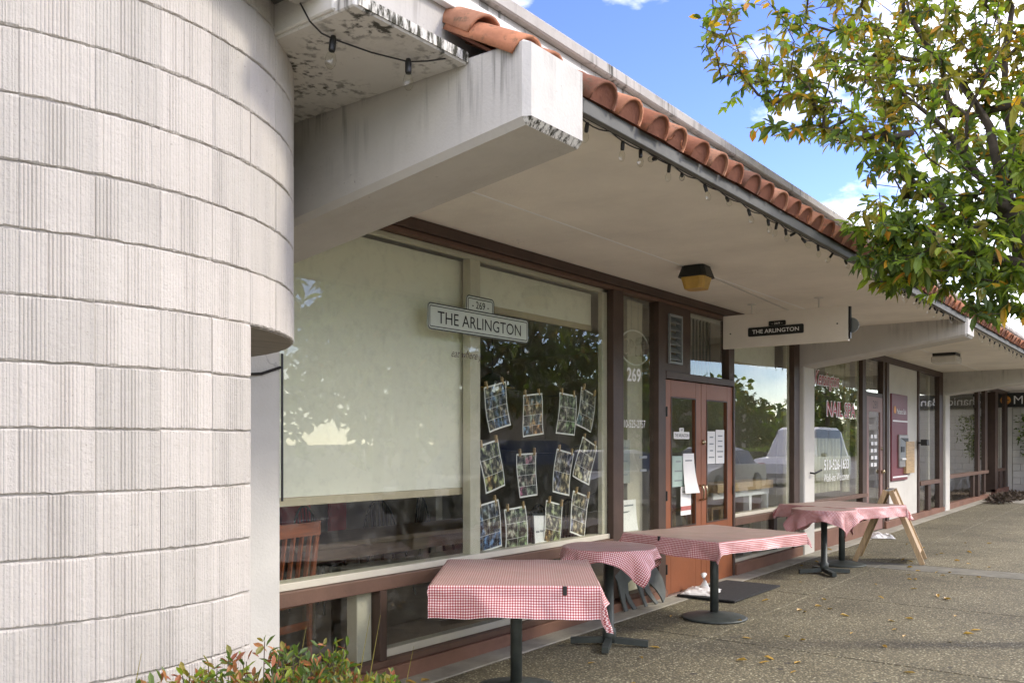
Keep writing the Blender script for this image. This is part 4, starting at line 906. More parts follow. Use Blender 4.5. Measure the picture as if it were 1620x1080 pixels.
def cloth(label, x, y, z, shape, size, over, rz, seed, m, folds=6, clips=(), amp=1., lift=None):
    r_ = random.Random(seed); t = thing('tablecloth', label, 'tablecloth', (x, y, z), rz, 'gingham tablecloths'); b = MB(); uvs = []
    if not isinstance(over, tuple): over = (over,) * 4
    if len(over) == 2: over = (over[0], over[0], over[1], over[1])
    hx, hy = (size[0] / 2 + .004, size[1] / 2 + .004) if shape == 'rect' else (size[0] + .004,) * 2
    n = 64
    def grid(h_, o0, o1): return [-h_ - o0 * (1 - k / 10) for k in range(10)] + [-h_ + .003] + [-h_ + .003 + (2 * h_ - .006) * k / 42 for k in range(1, 43)] + [h_ - .003 + .003 + o1 * (k / 10) for k in range(0, 11)]
    if shape == 'rect': gu, gv = grid(hx, over[0], over[1]), grid(hy, over[2], over[3]); n = len(gu) - 1
    else: gu = gv = [(2 * k / n - 1) * (hx + over[0]) for k in range(n + 1)]
    ph = [r_.uniform(0, 6.28) for _ in range(4)]
    for j in range(n + 1):
        for i in range(n + 1):
            u, v = gu[i], gv[j]
            if shape == 'rect':
                cx, cy = max(-hx, min(hx, u)), max(-hy, min(hy, v)); dx, dy = u - cx, v - cy; e = math.hypot(dx, dy)
                d = Vector((dx, dy)) / e if e > 1e-6 else Vector((0, 0))
                s_ = (cy if abs(dx) > abs(dy) else cx)
                wav = math.sin(s_ * folds * 2 + ph[0]) * .5 + math.sin(s_ * folds * 4.6 + ph[1]) * .3
                corner = min(abs(dx), abs(dy)) / (e + 1e-6) if e > 0 else 0
            else:
                rr = math.hypot(u, v); cl = min(rr, hx); k = cl / rr if rr > 1e-6 else 0; cx, cy = u * k, v * k; e = rr - cl
                d = Vector((u, v)) / rr if rr > 1e-6 else Vector((0, 0)); th_ = math.atan2(v, u)
                wav = math.sin(th_ * folds + ph[0]) * .8 + math.sin(th_ * (folds * 2 + 1) + ph[1]) * .4; corner = 0
            fl_ = e * (.22 + .30 * wav * min(1, e / .1) * amp + .25 * corner)
            lf_ = 1.
            if lift: lf_ = lift(u, v)
            zz = -math.sqrt(max(0, e * e - min(fl_, e * .9) ** 2)) * lf_ if e > 0 else 0
            if e <= 0: zz = .0045 * max(0, .32 - abs(noise.noise(Vector((u * 2.6 + v, v * 3.4, seed))))) ** 1 * 3 + .0015 * noise.noise(Vector((u * 17, v * 17, seed)))
            px, py = cx + d.x * max(fl_, .004), cy + d.y * max(fl_, .004)
            if e > 0:
                wk = (.020 * (abs(noise.noise(Vector((u * 5 + v * 2.5, v * 5 - u * 2.5, seed + 3)))) - .2) + .009 * noise.noise(Vector((u * 13, v * 13, seed + 7)))) * min(1, e / .05)
                px += d.x * wk; py += d.y * wk; zz += .006 * noise.noise(Vector((u * 6, v * 6, seed + 9))) * min(1, e / .08)
            b.v.append((px, py, zz + .003)); uvs.append((u + 5, v + 5))
    for j in range(n):
        for i in range(n): q = j * (n + 1) + i; b.f.append((q, q + 1, q + n + 2, q + n + 1)); b.mi.append(0)
    me = mesh('cloth', b, m, True); ul = me.uv_layers.new(name='UVMap')
    for lp_ in me.loops: ul.data[lp_.index].uv = uvs[lp_.vertex_index]
    link('cloth', me, t)
    for (cx, cy, cr_) in clips:
        obj('table_clip', MB().box(-.012, .012, -.012, .012, -.045, .006, bev=.003), M['black'], t, (cx, cy, 0), (0, 0, cr_))
    return t
# front square table
T1 = (4.52, -.86); a1 = R(-54)
table('cafe table with a dark round base nearest the camera', *T1, 'disc', .755, 'rect', (.98, 1.16), a1)
cloth('red gingham cloth with a hanging corner on the nearest table', *T1, gz(4.38) + .755, 'rect', (.98, 1.16), (.02, .20, .185, .10), a1, 3, M['gingham'], 3, [(.29, -.592, 0)], 1.15)
T2 = (5.93, -.70)
table('small round cafe table on a cross base in front of the big window', *T2, 'cross', .765, 'round', (.36,), R(25))
cloth('rippled red gingham cloth on the small round table by the big window', *T2, gz(5.93) + .765, 'round', (.36,), .085, R(20), 5, M['gingham'], 7)
T3 = (7.39, -.91); a3 = R(-14)
table('broad cafe table with a dark round base in front of the red doors', *T3, 'disc', .755, 'rect', (1.22, 1.06), a3)
cloth('dusty red gingham cloth on the broad table in front of the red doors', *T3, gz(7.39) + .755, 'rect', (1.22, 1.06), (.15, .10, .10, .08), a3, 8, M['gingham2'], 4, [(-.615, .1, 0)], 1.1)
T4 = (10.55, -.86)
table('small round cafe table on a cross base near the white column', *T4, 'cross', .76, 'round', (.36,), R(40))
cloth('crumpled red gingham cloth on the small round table near the white column', *T4, gz(10.55) + .76, 'round', (.36,), .13, R(10), 12, M['gingham2'], 5, amp=1.3)
T5 = (11.42, -.80); a5 = R(-20)
table('broad cafe table with a dark round base beside the folding board', *T5, 'disc', .755, 'rect', (1.15, 1.0), a5)
cloth('faded red gingham cloth on the broad table beside the folding board', *T5, gz(11.42) + .755, 'rect', (1.15, 1.0), (.16, .14), a5, 15, M['gingham2'], 4)

# sandwich board, cut-out animal board, papers, mat
ab = thing('sandwich_board', 'open wooden sandwich board seen edge on beside the last table', 'sandwich board', (12.2, -1.18, gz(12.2)), R(10))
apex = .92
for s_, nm in ((-1, 'front'), (1, 'rear')):
    for xo in (-.30, .30):
        obj('leg', MB().obox((xo, s_ * .40, .0), (xo, s_ * .03, apex), .06, .045, (1, 0, 0)), M['signwood'], ab)
    pa, pb_ = Vector((0, s_ * .36, .12)), Vector((0, s_ * .045, apex - .03))
    obj('panel', MB().obox(pa, pb_, .012, .56, (1, 0, 0)).add([], []), M['signwood'] if s_ < 0 else M['chalk'], ab)
obj('hinge', MB().box(-.3, .3, -.035, .035, apex - .004, apex + .008), M['metal'], ab)
cow = thing('animal_board', 'grey chalkboard cut out as a four-legged animal leaning by the doors', 'chalkboard', (7.40, -.155, gz(7.4)))
cow.rotation_euler = (R(-13), 0, R(-6))
cp = [(-.40, .47), (-.36, .52), (-.30, .53), (-.2, .545), (.0, .55), (.14, .50), (.27, .44), (.37, .35), (.44, .24), (.46, .13), (.43, .05), (.38, .0), (.36, .06), (.30, .14), (.22, .21), (.17, .22), (.20, .15), (.25, .07), (.30, .01), (.26, .0), (.20, .06), (.13, .14), (.10, .20), (.08, .20), (.09, .10), (.12, .0), (.08, .0), (.04, .12), (.01, .23), (-.03, .27), (-.08, .27), (-.13, .25), (-.15, .15), (-.10, .06), (-.06, .0), (-.11, .0), (-.17, .07), (-.20, .17), (-.22, .08), (-.20, .0), (-.25, .0), (-.27, .12), (-.28, .27), (-.33, .38), (-.38, .43)]
obj('cutout', MB().prism(cp, lambda u, v, q: (u, q, v), -.008, .008), M['chalk'], cow)
text('chalk_writing', 'buy', M['chalkw'], cow, (-.10, -.0095, .39), FRONT, .15, .085, .2, bold=-.01)
mt = tag(obj('door_mat', MB().box(8.14, 9.35, -.78, -.16, gz(8.7) + .001, gz(8.7) + .022, bev=.004), plain('mat_rubber', (.028, .028, .027), .95, .4, 30, 0, .8, 120)), 'black rubber mat on the ground before the red doors', 'mat')
pp_ = thing('newspaper_bag', 'clear plastic wrapped newspaper lying on the door mat', 'newspaper', (8.42, -.30, gz(8.4) + .024), R(15))
def crumple(w_, d_, h_, seed, n=14):
    b = MB()
    for j in range(n + 1):
        for i in range(n + 1):
            u, v = i / n * 2 - 1, j / n * 2 - 1; e = max(0, 1 - max(abs(u), abs(v)) ** 4)
            b.v.append((u * w_ / 2 * (1 + .12 * noise.noise(Vector((u * 2, v * 2, seed)))), v * d_ / 2 * (1 + .12 * noise.noise(Vector((u * 2, v * 2, seed + 5)))), e * h_ * (.55 + .6 * noise.noise(Vector((u * 2.4, v * 2.4, seed + 2)))) + .003))
    for j in range(n):
        for i in range(n): q = j * (n + 1) + i; b.f.append((q, q + 1, q + n + 2, q + n + 1)); b.mi.append(0)
    return b
obj('paper', crumple(.46, .34, .05, 2), M['paper'], pp_); obj('twisted_end', MB().tube([(.16, .0, .03), (.17, .0, .09), (.18, .01, .13), (.20, .015, .155)], [.05, .018, .02, .035], 8), M['white'], pp_, smooth=True)
tag(obj('paper_bag', crumple(.5, .36, .09, 9), M['paper'], None, (14.9, -.36, gz(14.9) + .003), (0, 0, .4)), 'crumpled white paper lying behind the sandwich board', 'paper')
# fallen leaves
lfm = MB().add([(0, -.035, 0), (.013, -.012, .006), (.012, .014, .010), (0, .035, .004), (-.012, .014, .008), (-.013, -.012, .004), (0, 0, .001)], [(0, 1, 6), (1, 2, 6), (2, 3, 6), (3, 4, 6), (4, 5, 6), (5, 0, 6)])
lme = mesh('fallen_leaf', lfm, M['fallen'])
n_l = 0
zones = ['beside the tables', 'on the open paving', 'close to the shop base']
while n_l < 90:
    X = rnd.uniform(3.5, 15); Yy = rnd.uniform(-3.6, -.12)
    if Yy < -4.28 + X * .155: continue
    if rnd.random() > (.35 + .65 * min(1, max(0, (-Yy - .3) / 1.2))): continue
    o = link('fallen_leaf', lme, None, (X, Yy, gz(X) + .002), (rnd.uniform(-.2, .2), rnd.uniform(-.2, .2), rnd.uniform(0, 6.28))); s_ = rnd.uniform(.7, 1.35); o.scale = (s_, s_, s_ * rnd.uniform(.6, 2.2))
    tag(o, 'curled yellow leaf fallen on the speckled paving', 'leaf', 'fallen leaves on the paving'); n_l += 1

# ================================================================== INTERIOR
def windsor():
    t = thing('hoop_back_chair', 'black hoop-back chair', 'chair', (0, 0, 0), 0, 'black hoop-back chairs inside')
    obj('seat', MB().lathe([(0, .42), (.19, .42), (.215, .44), (.2, .46), (0, .452)], n=20), M['blackp'], t, smooth=True)
    for sx in (-1, 1):
        for sy in (-1, 1): obj('leg', MB().tube([(sx * .13, sy * .13, .43), (sx * .20, sy * .20, 0)], [.016, .011], 7), M['blackp'], t)
    hp = [(.2 * math.cos(R(a)) , .15 + .05 * math.sin(R(a)), .46 + .48 * math.sin(R(a))) for a in range(0, 181, 12)]
    obj('hoop', MB().tube(hp, .011, 7), M['blackp'], t, smooth=True)
    for k in range(-3, 4):
        xk = k * .048; zt = .46 + .48 * math.sqrt(max(0, 1 - (xk / .2) ** 2)); obj('spindle', MB().tube([(xk * .8, .15, .455), (xk, .15 + .05 * (zt - .46) / .48, zt)], .006, 5), M['blackp'], t)
    return t
c0 = windsor(); spots = [(5.35, 2.0, 10, 'nearest the blind'), (6.35, 2.15, -15, 'second along the long table'), (7.25, 2.3, 20, 'third along the long table'), (6.75, .75, 175, 'its back turned to the pegged photos'), (7.7, 1.0, 160, 'close behind the framed card'), (5.9, 3.6, 30, 'far back in the room')]
for i, (x, y, a, wh) in enumerate(spots):
    lab = 'black hoop-back chair inside the cafe, ' + wh
    if i == 0: c0.location = (x, y, .02); c0.rotation_euler = (0, 0, R(a)); c0['label'] = lab
    else: dup(c0, (x, y, .02), R(a), lab)
lt = thing('long_table', 'long worn wooden table inside the left window', 'table', (6.0, 1.35, .02)); obj('top', MB().box(-1.75, 1.9, -.36, .36, .70, .745, bev=.004), M['oldwood'], lt); obj('apron', MB().box(-1.6, 1.75, -.32, -.29, .60, .70), M['oldwood'], lt)
for x in (-1.55, 1.7):
    for y in (-.27, .27): obj('leg', MB().box(x - .035, x + .035, y - .035, y + .035, 0, .70), M['oldwood'], lt)
bn = thing('wood_bench', 'low wooden bench just inside the left window', 'bench', (5.25, .62, .02)); obj('seat', MB().box(-.85, 1.3, -.14, .14, .43, .60), plain('grey_bench', (.13, .12, .09), .6), bn)
for x in (-.6, 1.0): obj('leg', MB().box(x - .04, x + .04, -.12, .12, 0, .43), M['grey'], bn)
mc = thing('slat_back_chair', 'reddish brown slat-back chair against the glass by the tower', 'chair', (3.72, .42, .02), R(8))
for x in (-.19, .19):
    obj('rear_leg', MB().tube([(x, -.02, 0), (x, -.02, .45), (x, -.10, 1.0)], [.019, .022, .019], 6), M['chairwood'], mc); obj('front_leg', MB().box(x - .019, x + .019, .34, .378, 0, .44), M['chairwood'], mc)
obj('top_rail', MB().obox((-.2, -.097, .95), (.2, -.097, .95), .025, .09), M['chairwood'], mc); obj('lower_rail', MB().obox((-.19, -.035, .56), (.19, -.035, .56), .022, .045), M['chairwood'], mc); obj('seat', MB().box(-.21, .21, -.02, .40, .43, .465, bev=.008), M['chairwood'], mc)
for k in range(4): obj('slat', MB().obox((-.115 + k * .077, -.04, .57), (-.115 + k * .077, -.092, .92), .03, .012, (1, 0, 0)), M['chairwood'], mc)
obj('stretcher', MB().obox((-.19, -.02, .3), (.19, -.02, .3), .02, .05), M['chairwood'], mc)
for i, (x, y) in enumerate(((6.1, 3.1), (7.0, 3.4))):
    rc = thing('red_chair', 'red plastic chair far inside, %s' % ('behind the middle hoop-back chair' if i == 0 else 'deeper in the room'), 'chair', (x, y, .02), R(20 * i)); obj('seat', MB().box(-.2, .2, -.2, .2, .42, .46, bev=.01), M['redthing'], rc); obj('back', MB().box(-.2, .2, .17, .21, .5, .95, bev=.01), M['redthing'], rc)
    for sx in (-.17, .17):
        for sy in (-.17, .17): obj('leg', MB().tube([(sx, sy, .42), (sx * 1.1, sy * 1.1, 0)], .012, 6), M['metal'], rc)
pd = thing('pendant_lamp', 'dark dome pendant lamp hanging inside behind the photo sheets', 'lamp', (7.35, 1.6, 2.12)); obj('shade', MB().lathe([(.03, .16), (.06, .15), (.16, .08), (.24, .0), (.235, .0), (.15, .07), (.02, .13)], n=24), M['black'], pd, smooth=True); obj('cord', MB().tube([(0, 0, .16), (0, 0, .86)], .006, 6), M['black'], pd); obj('rim', MB().lathe([(.236, -.006), (.244, -.006), (.244, .006), (.236, .006)], n=24), M['amber'], pd)
ct = thing('window_counter', 'pale wood counter inside the window right of the doors', 'counter', (10.8, .35, 0)); obj('top', MB().box(-.9, .88, -.16, .2, .94, 1.05, bev=.004), M['pine'], ct); obj('panel', MB().box(-.9, .88, -.1, -.08, .86, .938), M['white'], ct); obj('post', MB().box(.2, .28, -.1, -.02, .02, .86), M['white'], ct); obj('post', MB().box(.8, .86, -.1, -.02, .02, .86), M['white'], ct)
for i, x in enumerate((10.3, 10.75)):
    st_ = thing('pine_stool', 'pale pine stool under the counter, %s' % ('nearer the doors' if i == 0 else 'further from the doors'), 'stool', (x, .75, .02)); obj('seat', MB().box(-.18, .18, -.18, .18, .66, .70, bev=.005), M['pine'], st_)
    for sx in (-.15, .15):
        for sy in (-.15, .15): obj('leg', MB().box(sx - .02, sx + .02, sy - .02, sy + .02, 0, .66), M['pine'], st_)
    obj('stretcher', MB().box(-.13, .13, -.16, -.14, .25, .29), M['pine'], st_)

# ================================================================== PLANTS
def leaf_add(b, p, d, ln, wd, mi, r_, droop=.25):
    d = d.normalized(); s_ = d.cross(Vector((0, 0, 1)))
    if s_.length < .05: s_ = Vector((1, 0, 0))
    s_.normalize(); tw = r_.uniform(-.9, .9); up_ = s_.cross(d); s_ = (s_ * math.cos(tw) + up_ * math.sin(tw)); up_ = s_.cross(d)
    m1 = p + d * ln * .32 + Vector((0, 0, -droop * ln * .07)); m2 = p + d * ln * .68 + Vector((0, 0, -droop * ln * .25)); tip = p + d * ln + Vector((0, 0, -droop * ln * .5))
    o = len(b.v); f = up_ * wd * .2
    b.v += [tuple(p), tuple(m1 + s_ * wd * .42 + f), tuple(m2 + s_ * wd * .45 + f), tuple(tip), tuple(m2 - s_ * wd * .45 + f), tuple(m1 - s_ * wd * .42 + f), tuple(m1), tuple(m2)]
    b.f += [(o, o + 1, o + 6), (o, o + 6, o + 5), (o + 1, o + 2, o + 7, o + 6), (o + 6, o + 7, o + 4, o + 5), (o + 2, o + 3, o + 7), (o + 7, o + 3, o + 4)]; b.mi += [mi] * 6
def grow_tree(name, label, base, trunk, limbs, tips, r0, seed, leaf_len=.115, per=(8, 13), mixw=(.42, .28, .24, .06), group=None, leafmix=None, twig_r=.0028, rexp=.44):
    r_ = random.Random(seed); t = thing(name, label, 'tree', base, 0, group)
    nodes = []; par = []
    def addn(p, q): nodes.append(Vector(p)); par.append(q); return len(nodes) - 1
    last = -1; tid = []
    for p in trunk: last = addn(p, last); tid.append(last)
    for st_i, pts in limbs:
        q = tid[st_i]; 
        for p in pts:
            a = nodes[q]; p = Vector(p); n = max(1, int((p - a).length / .22))
            for k in range(1, n + 1):
                jj = Vector([r_.uniform(-.03, .03) for _ in range(3)]) if k < n else Vector()
                q = addn(a.lerp(p, k / n) + jj, q)
    c0_ = nodes[tid[-1]]; tips = sorted(tips, key=lambda p: (Vector(p) - c0_).length); leafn = []
    for p in tips:
        p = Vector(p); best = min(range(2, len(nodes)), key=lambda i: (nodes[i] - p).length_squared + .15 * max(0, nodes[i].z - p.z))
        a = nodes[best]; L_ = (p - a).length
        if L_ < .03: leafn.append(best); continue
        n = max(1, int(L_ / .2)); q = best
        for k in range(1, n + 1):
            tt = k / n; j = Vector([r_.uniform(-.025, .025) for _ in range(3)]) if k < n else Vector()
            q = addn(a.lerp(p, tt) + Vector((0, 0, .10 * L_ * math.sin(tt * math.pi))) + j, q)
        leafn.append(q)
    cnt = [0.] * len(nodes)
    for q in leafn:
        while q >= 0: cnt[q] += 1; q = par[q]
    mxc = max(cnt); rad = [max(twig_r, r0 * (c / mxc) ** rexp) for c in cnt]
    tb = MB(); kids = {}
    for i, q in enumerate(par): kids.setdefault(q, []).append(i)
    done = set(); stack = [0]
    while stack:
        s_ = stack.pop(); chain = [s_]; cur = s_
        if par[s_] >= 0: chain = [par[s_], s_]
        while kids.get(cur):
            ks = sorted(kids[cur], key=lambda i: -cnt[i]); stack += ks[1:]; cur = ks[0]; chain.append(cur)
        rs = [rad[i] for i in chain]
        if par[s_] >= 0: rs[0] = min(rs[0], rs[1] * 1.15)
        if len(chain) > 1: tb.tube([nodes[i] for i in chain], rs, 8 if rs[0] > .04 else (5 if rs[0] > .01 else 4), cap=False)
    obj('trunk', tb, M['bark'], t, smooth=True)
    lb = MB()
    for q in leafn:
        p = nodes[q]; d0 = (p - nodes[par[q]]).normalized() if par[q] >= 0 else Vector((0, 0, 1)); n = r_.randint(*per) if leafmix is None or p.z < 3.9 else r_.randint(per[0] - 1, per[1] + 2)
        wt = leafmix(p, r_) if leafmix else mixw
        kind = r_.choices((0, 1, 2), wt[:3])[0]
        for k in range(n):
            d = (d0 * .5 + Vector((r_.gauss(0, 1), r_.gauss(0, 1), r_.gauss(-.25, .75)))).normalized()
            mi = kind if r_.random() > .25 else r_.choices((0, 1, 2), wt[:3])[0]
            if r_.random() < wt[3]: mi = 3
            ln = leaf_len * r_.uniform(.5, 1.25) * (.82 if leafmix and p.z > 4.0 else 1.); leaf_add(lb, p - d0 * r_.uniform(0, 1.6) * leaf_len, d, ln, ln * r_.uniform(.36, .5), mi, r_, r_.uniform(.1, .9))
    obj('crown', lb, [M['leafA'], M['leafB'], M['leafC'], M['leafD']], t)
    return t
# near street tree: tip positions chosen in volumes round its limbs (camera-right / depth / height frame of the photo turned into the place's own axes)
TB = Vector((8.05, -3.62, gz(8)))
fwd = Vector((C_, S_, 0)); rgt = Vector((S_, -C_, 0))
def vol(px, py, dep): # a point of the crown volume
    d = dep; r_ = (px - 810) / F_ * d; return CAM + fwd * d + rgt * r_ + Vector((0, 0, (H_ - py) * d / F_))
tr_rnd = random.Random(21); tips = []
def blob(px, py, dep, sx, sy, sdp, n):
    for _ in range(n):
        a = [tr_rnd.gauss(0, .55) for _ in range(3)]
        p = vol(px, py, dep) + rgt * (a[0] * sx) + Vector((0, 0, a[1] * sy)) + fwd * (a[2] * sdp)
        if p.z < 3.75 and p.y > -2.32: continue
        if p.z < 4.1 and p.y > -1.75: continue
        if p.z < 2.74: continue
        tips.append(p - TB)
for a in ((1560, 400, 6.6, .75, .42, .7, 170), (1440, 430, 6.6, .42, .30, .5, 120), (1400, 390, 6.3, .30, .28, .3, 55), (1530, 260, 6.6, .8, .5, .8, 95), (1600, 440, 6.3, .3, .2, .5, 60), (1400, 300, 6.6, .55, .4, .6, 75), (1300, 250, 6.4, .42, .40, .5, 40),
          (1350, 130, 6.6, .7, .45, .7, 125), (1250, 90, 6.4, .5, .35, .5, 42), (1215, 215, 6.2, .16, .1, .3, 12), (1135, 40, 6.2, .2, .2, .3, 16), (1480, 60, 6.8, .9, .5, .9, 185), (1600, 150, 6.8, .6, .7, .8, 150),
          (1500, -150, 6.9, 1.4, .8, 1.2, 160), (1700, 150, 6.9, .8, .9, 1.1, 110), (1750, -150, 6.9, 1.1, .9, 1.2, 110), (1750, 380, 6.7, .5, .4, .8, 70), (1300, -100, 6.6, .9, .6, .9, 80)): blob(*a)
for _ in range(46): tips.append(vol(tr_rnd.uniform(1535, 1660), tr_rnd.uniform(425, 505), tr_rnd.uniform(6.0, 6.6)) - TB)
def lmix(p, r_):
    h = (p.z + TB.z)
    return (.42, .44, .10, .035) if h < 3.75 else ((.25, .32, .36, .09) if h < 4.3 else (.22, .18, .50, .10))
tk = [Vector((0, 0, -.1)), Vector((.0, .06, .6)), Vector((-.02, .14, 1.4)), vol(1668, 560, 6.75) - TB, vol(1640, 430, 6.75) - TB, vol(1598, 330, 6.75) - TB]
V = lambda x, y, d: vol(x, y, d) - TB
lb_ = [(5, [V(1565, 200, 6.7), V(1520, 130, 6.7), V(1480, 90, 6.7), V(1440, 30, 6.7), V(1420, -80, 6.8)]), (5, [V(1600, 220, 6.9), V(1590, 100, 7.0), V(1600, -80, 7.1)]), (4, [V(1640, 300, 6.9), V(1690, 150, 7.0), V(1740, 0, 7.1)]),
       (5, [V(1540, 310, 6.4), V(1450, 300, 6.3), V(1370, 290, 6.3)]), (4, [V(1550, 400, 6.5), V(1480, 400, 6.4)]), (5, [V(1480, 190, 6.6), V(1390, 95, 6.5), V(1290, 80, 6.4)])]
grow_tree('street_tree', 'evergreen street tree with green and yellowing leaves at the right of the walkway', TB, tk, lb_, tips, .115, 5, .102, (9, 14), leafmix=lmix, rexp=.58)
# trees across the street, seen in the glass
def far_tree(name, label, base, h, wd, seed, n=230, group='trees across the street'):
    r_ = random.Random(seed); tp_ = []
    for _ in range(n):
        while True:
            a = Vector((r_.uniform(-1, 1), r_.uniform(-1, 1), r_.uniform(-1, 1)))
            if .25 < a.length < 1: break
        tp_.append(Vector((a.x * wd, a.y * wd, h * .62 + a.z * h * .36)))
    return grow_tree(name, label, base, [Vector((0, 0, -.2)), Vector((.05, 0, h * .15)), Vector((0, .1, h * .32)), Vector((0, 0, h * .5))], [], tp_, .2, seed, .42, (10, 15), (.7, .12, .16, .02), group, twig_r=.01)
ft = far_tree('roadside_tree', 'dark full crowned tree across the road opposite the cafe', (21, -17.5, 0), 8.2, 3.4, 31, 330)
for x, y, s_, a, lab in ((27.5, -18.2, 1.05, 1., 'second dark tree across the road from the cafe'), (34, -17.2, .95, 2.3, 'third dark tree across the road'), (14.5, -19, 1.1, 3.4, 'dark tree across the road opposite the tower'), (41, -19, .8, 4.2, 'lower tree further along the far kerb'), (50, -20, .62, .4, 'small distant tree along the far kerb'), (8, -18.5, .95, 5.1, 'tree across the road behind the camera'), (62, -22, .7, 2., 'last distant tree along the far kerb'), (76, -20, 1.0, 2.9, 'tall distant tree past the far kerb')):
    dup(ft, (x, y, 0), a, lab, scale=s_)
wd_ = MB(); wr_ = random.Random(77)
for _ in range(9000):
    x_ = wr_.uniform(-30, 150); top = 6.0 + 2.2 * math.sin(x_ * .21) + 1.8 * math.sin(x_ * .53 + 1) + 1.2 * math.sin(x_ * 1.3) - max(0, x_ - 45) * .015
    p_ = Vector((x_, wr_.uniform(-42, -36), top * math.sqrt(wr_.random()))); leaf_add(wd_, p_, Vector((wr_.gauss(0, 1), wr_.gauss(.6, 1), wr_.gauss(0, 1))), wr_.uniform(.8, 1.6), .7, wr_.choices((0, 1, 2), (.6, .2, .2))[0], wr_)
wo_ = obj('far_wood', wd_, [M['leafA'], M['leafB'], M['leafC']]); wo_['kind'] = 'stuff'
# clipped hedge at far kerb
def leaf_mass(b, pts_fn, n, ln, wd, r_, mats_w):
    for _ in range(n):
        p, d = pts_fn(r_); leaf_add(b, p, d, ln * r_.uniform(.6, 1.3), wd * r_.uniform(.7, 1.2), r_.choices(range(len(mats_w)), mats_w)[0], r_, .2)
hd_ = MB(); hr = random.Random(4)
def hf(r_): p = Vector((r_.uniform(26, 60), r_.uniform(-16.8, -15.9), r_.uniform(.0, 1.25))); return p, Vector((r_.gauss(0, 1), r_.gauss(-0, 1), r_.gauss(.5, 1)))
leaf_mass(hd_, hf, 7000, .22, .10, hr, (.4, .6)); hg = thing('clipped_hedge', 'long clipped green hedge across the road', 'hedge', (0, 0, 0)); obj('foliage', hd_, [M['leafA'], M['leafB']], hg)
obj('twigs', MB().box(26, 60, -16.7, -16, .0, 1.1), M['bark'], hg)
# shrub in the left foreground
sb = thing('photinia_shrub', 'low clipped shrub with green and reddish leaves at the tower foot', 'shrub', (1.86, -1.86, gz(1.9)))
br = random.Random(13); fb = MB(); tw_ = MB()
def top_h(u): return .885 - .10 * max(0, u) - .34 * max(0, u - .35) - .09 * max(0, -u - .25)
for _ in range(620):
    u = br.uniform(-1, 1); v = br.uniform(-1, 1)
    if u * u + v * v > 1.0: continue
    x0_, y0_ = u * .86 - .06, v * .24 + u * .10
    hh = top_h(u) * math.sqrt(max(.05, 1 - .75 * v * v)) * br.uniform(.86, 1.04)
    b0 = Vector((x0_ * .75, y0_ * .75, 0)); t0 = Vector((x0_ + br.uniform(-.05, .05), y0_ + br.uniform(-.05, .05), hh)); md = b0.lerp(t0, .55) + Vector((br.uniform(-.05, .05), br.uniform(-.05, .05), 0))
    if br.random() < .04: t0.z += br.uniform(.03, .07)
    tw_.tube([b0, md, t0], [.006, .004, .0018], 4, cap=False)
    for k in range(br.randint(14, 22)):
        q = md.lerp(t0, min(1., .1 + .95 * math.sqrt(br.random()))) + Vector((br.uniform(-.02, .02), br.uniform(-.02, .02), 0)); d = (t0 - md).normalized() * .7 + Vector((br.gauss(0, .8), br.gauss(0, .8), br.gauss(.25, .5))); hi_ = q.z > hh - .06
        mi = br.choices((0, 1, 2, 3), (.46, .16, .24, .26 if hi_ else .05))[0]
        ln = br.uniform(.025, .055); leaf_add(fb, q, d, ln, ln * br.uniform(.32, .45), mi, br, .1)
obj('twigs', tw_, M['twig'], sb); obj('foliage', fb, [M['leafA'], M['leafB'], M['leafC'], M['leafR']], sb)
gb = MB()
for (x, y, h) in ((-.62, -.12, 1.02), (.30, -.05, .98), (.05, .0, .97), (.42, .02, .95), (.6, .02, .80)): obj('grass_blade', MB().tube([(x, y, .1), (x + .02, y, h * .7), (x + .07, y - .02, h)], [.004, .0035, .0008], 4), M['leafC'], sb)

# vine and planting bed at far end
vn = thing('climbing_vine', 'thin climbing plant trained up the far block wall', 'plant', (29.35, -.72, gz(29))); vr = random.Random(6); vm = MB(); vt = MB().tube([(0, 0, 0), (.02, .03, .6), (0, -.05, 1.1), (.02, .0, 2.0)], [.03, .022, .018, .01], 6)
for _ in range(560):
    z = vr.uniform(1.0, 2.25); wdt = .34 if z > 1.4 else .2; p = Vector((vr.uniform(-.15, .1), vr.gauss(-.05, wdt * .6), z)); leaf_add(vm, p, Vector((vr.gauss(-.3, 1), vr.gauss(0, 1), vr.gauss(-.2, .7))), vr.uniform(.08, .14), .05, vr.choices((0, 1), (.8, .2))[0], vr)
obj('stem', vt, M['twig'], vn); obj('foliage', vm, [M['leafA'], M['leafB']], vn)
mu = MB(); mr_ = random.Random(3)
for _ in range(900):
    a = mr_.uniform(0, 6.28); q = math.sqrt(mr_.random()); leaf_add(mu, Vector((q * 2.4 * math.cos(a), q * .34 * math.sin(a), mr_.uniform(0, .05) + .06 * (1 - q))), Vector((mr_.gauss(0, 1), mr_.gauss(0, 1), mr_.gauss(.3, .4))), mr_.uniform(.08, .2), .06, 0, mr_)
mo = obj('mulch', mu, plain('bark_mulch', (.10, .075, .05), .95, .4, 8)); mo.location = (26.0, -.62, gz(26) + .01); mo['kind'] = 'stuff'
rk = tag(obj('garden_rock', crumple(.7, .7, .75, 31, 10), plain('rock_grey', (.30, .30, .28), .9, .3, 4, 0, .5, 20), None, (28.9, -1.05, gz(29)), None), 'grey rounded rock on the soil beside the climbing plant', 'rock')

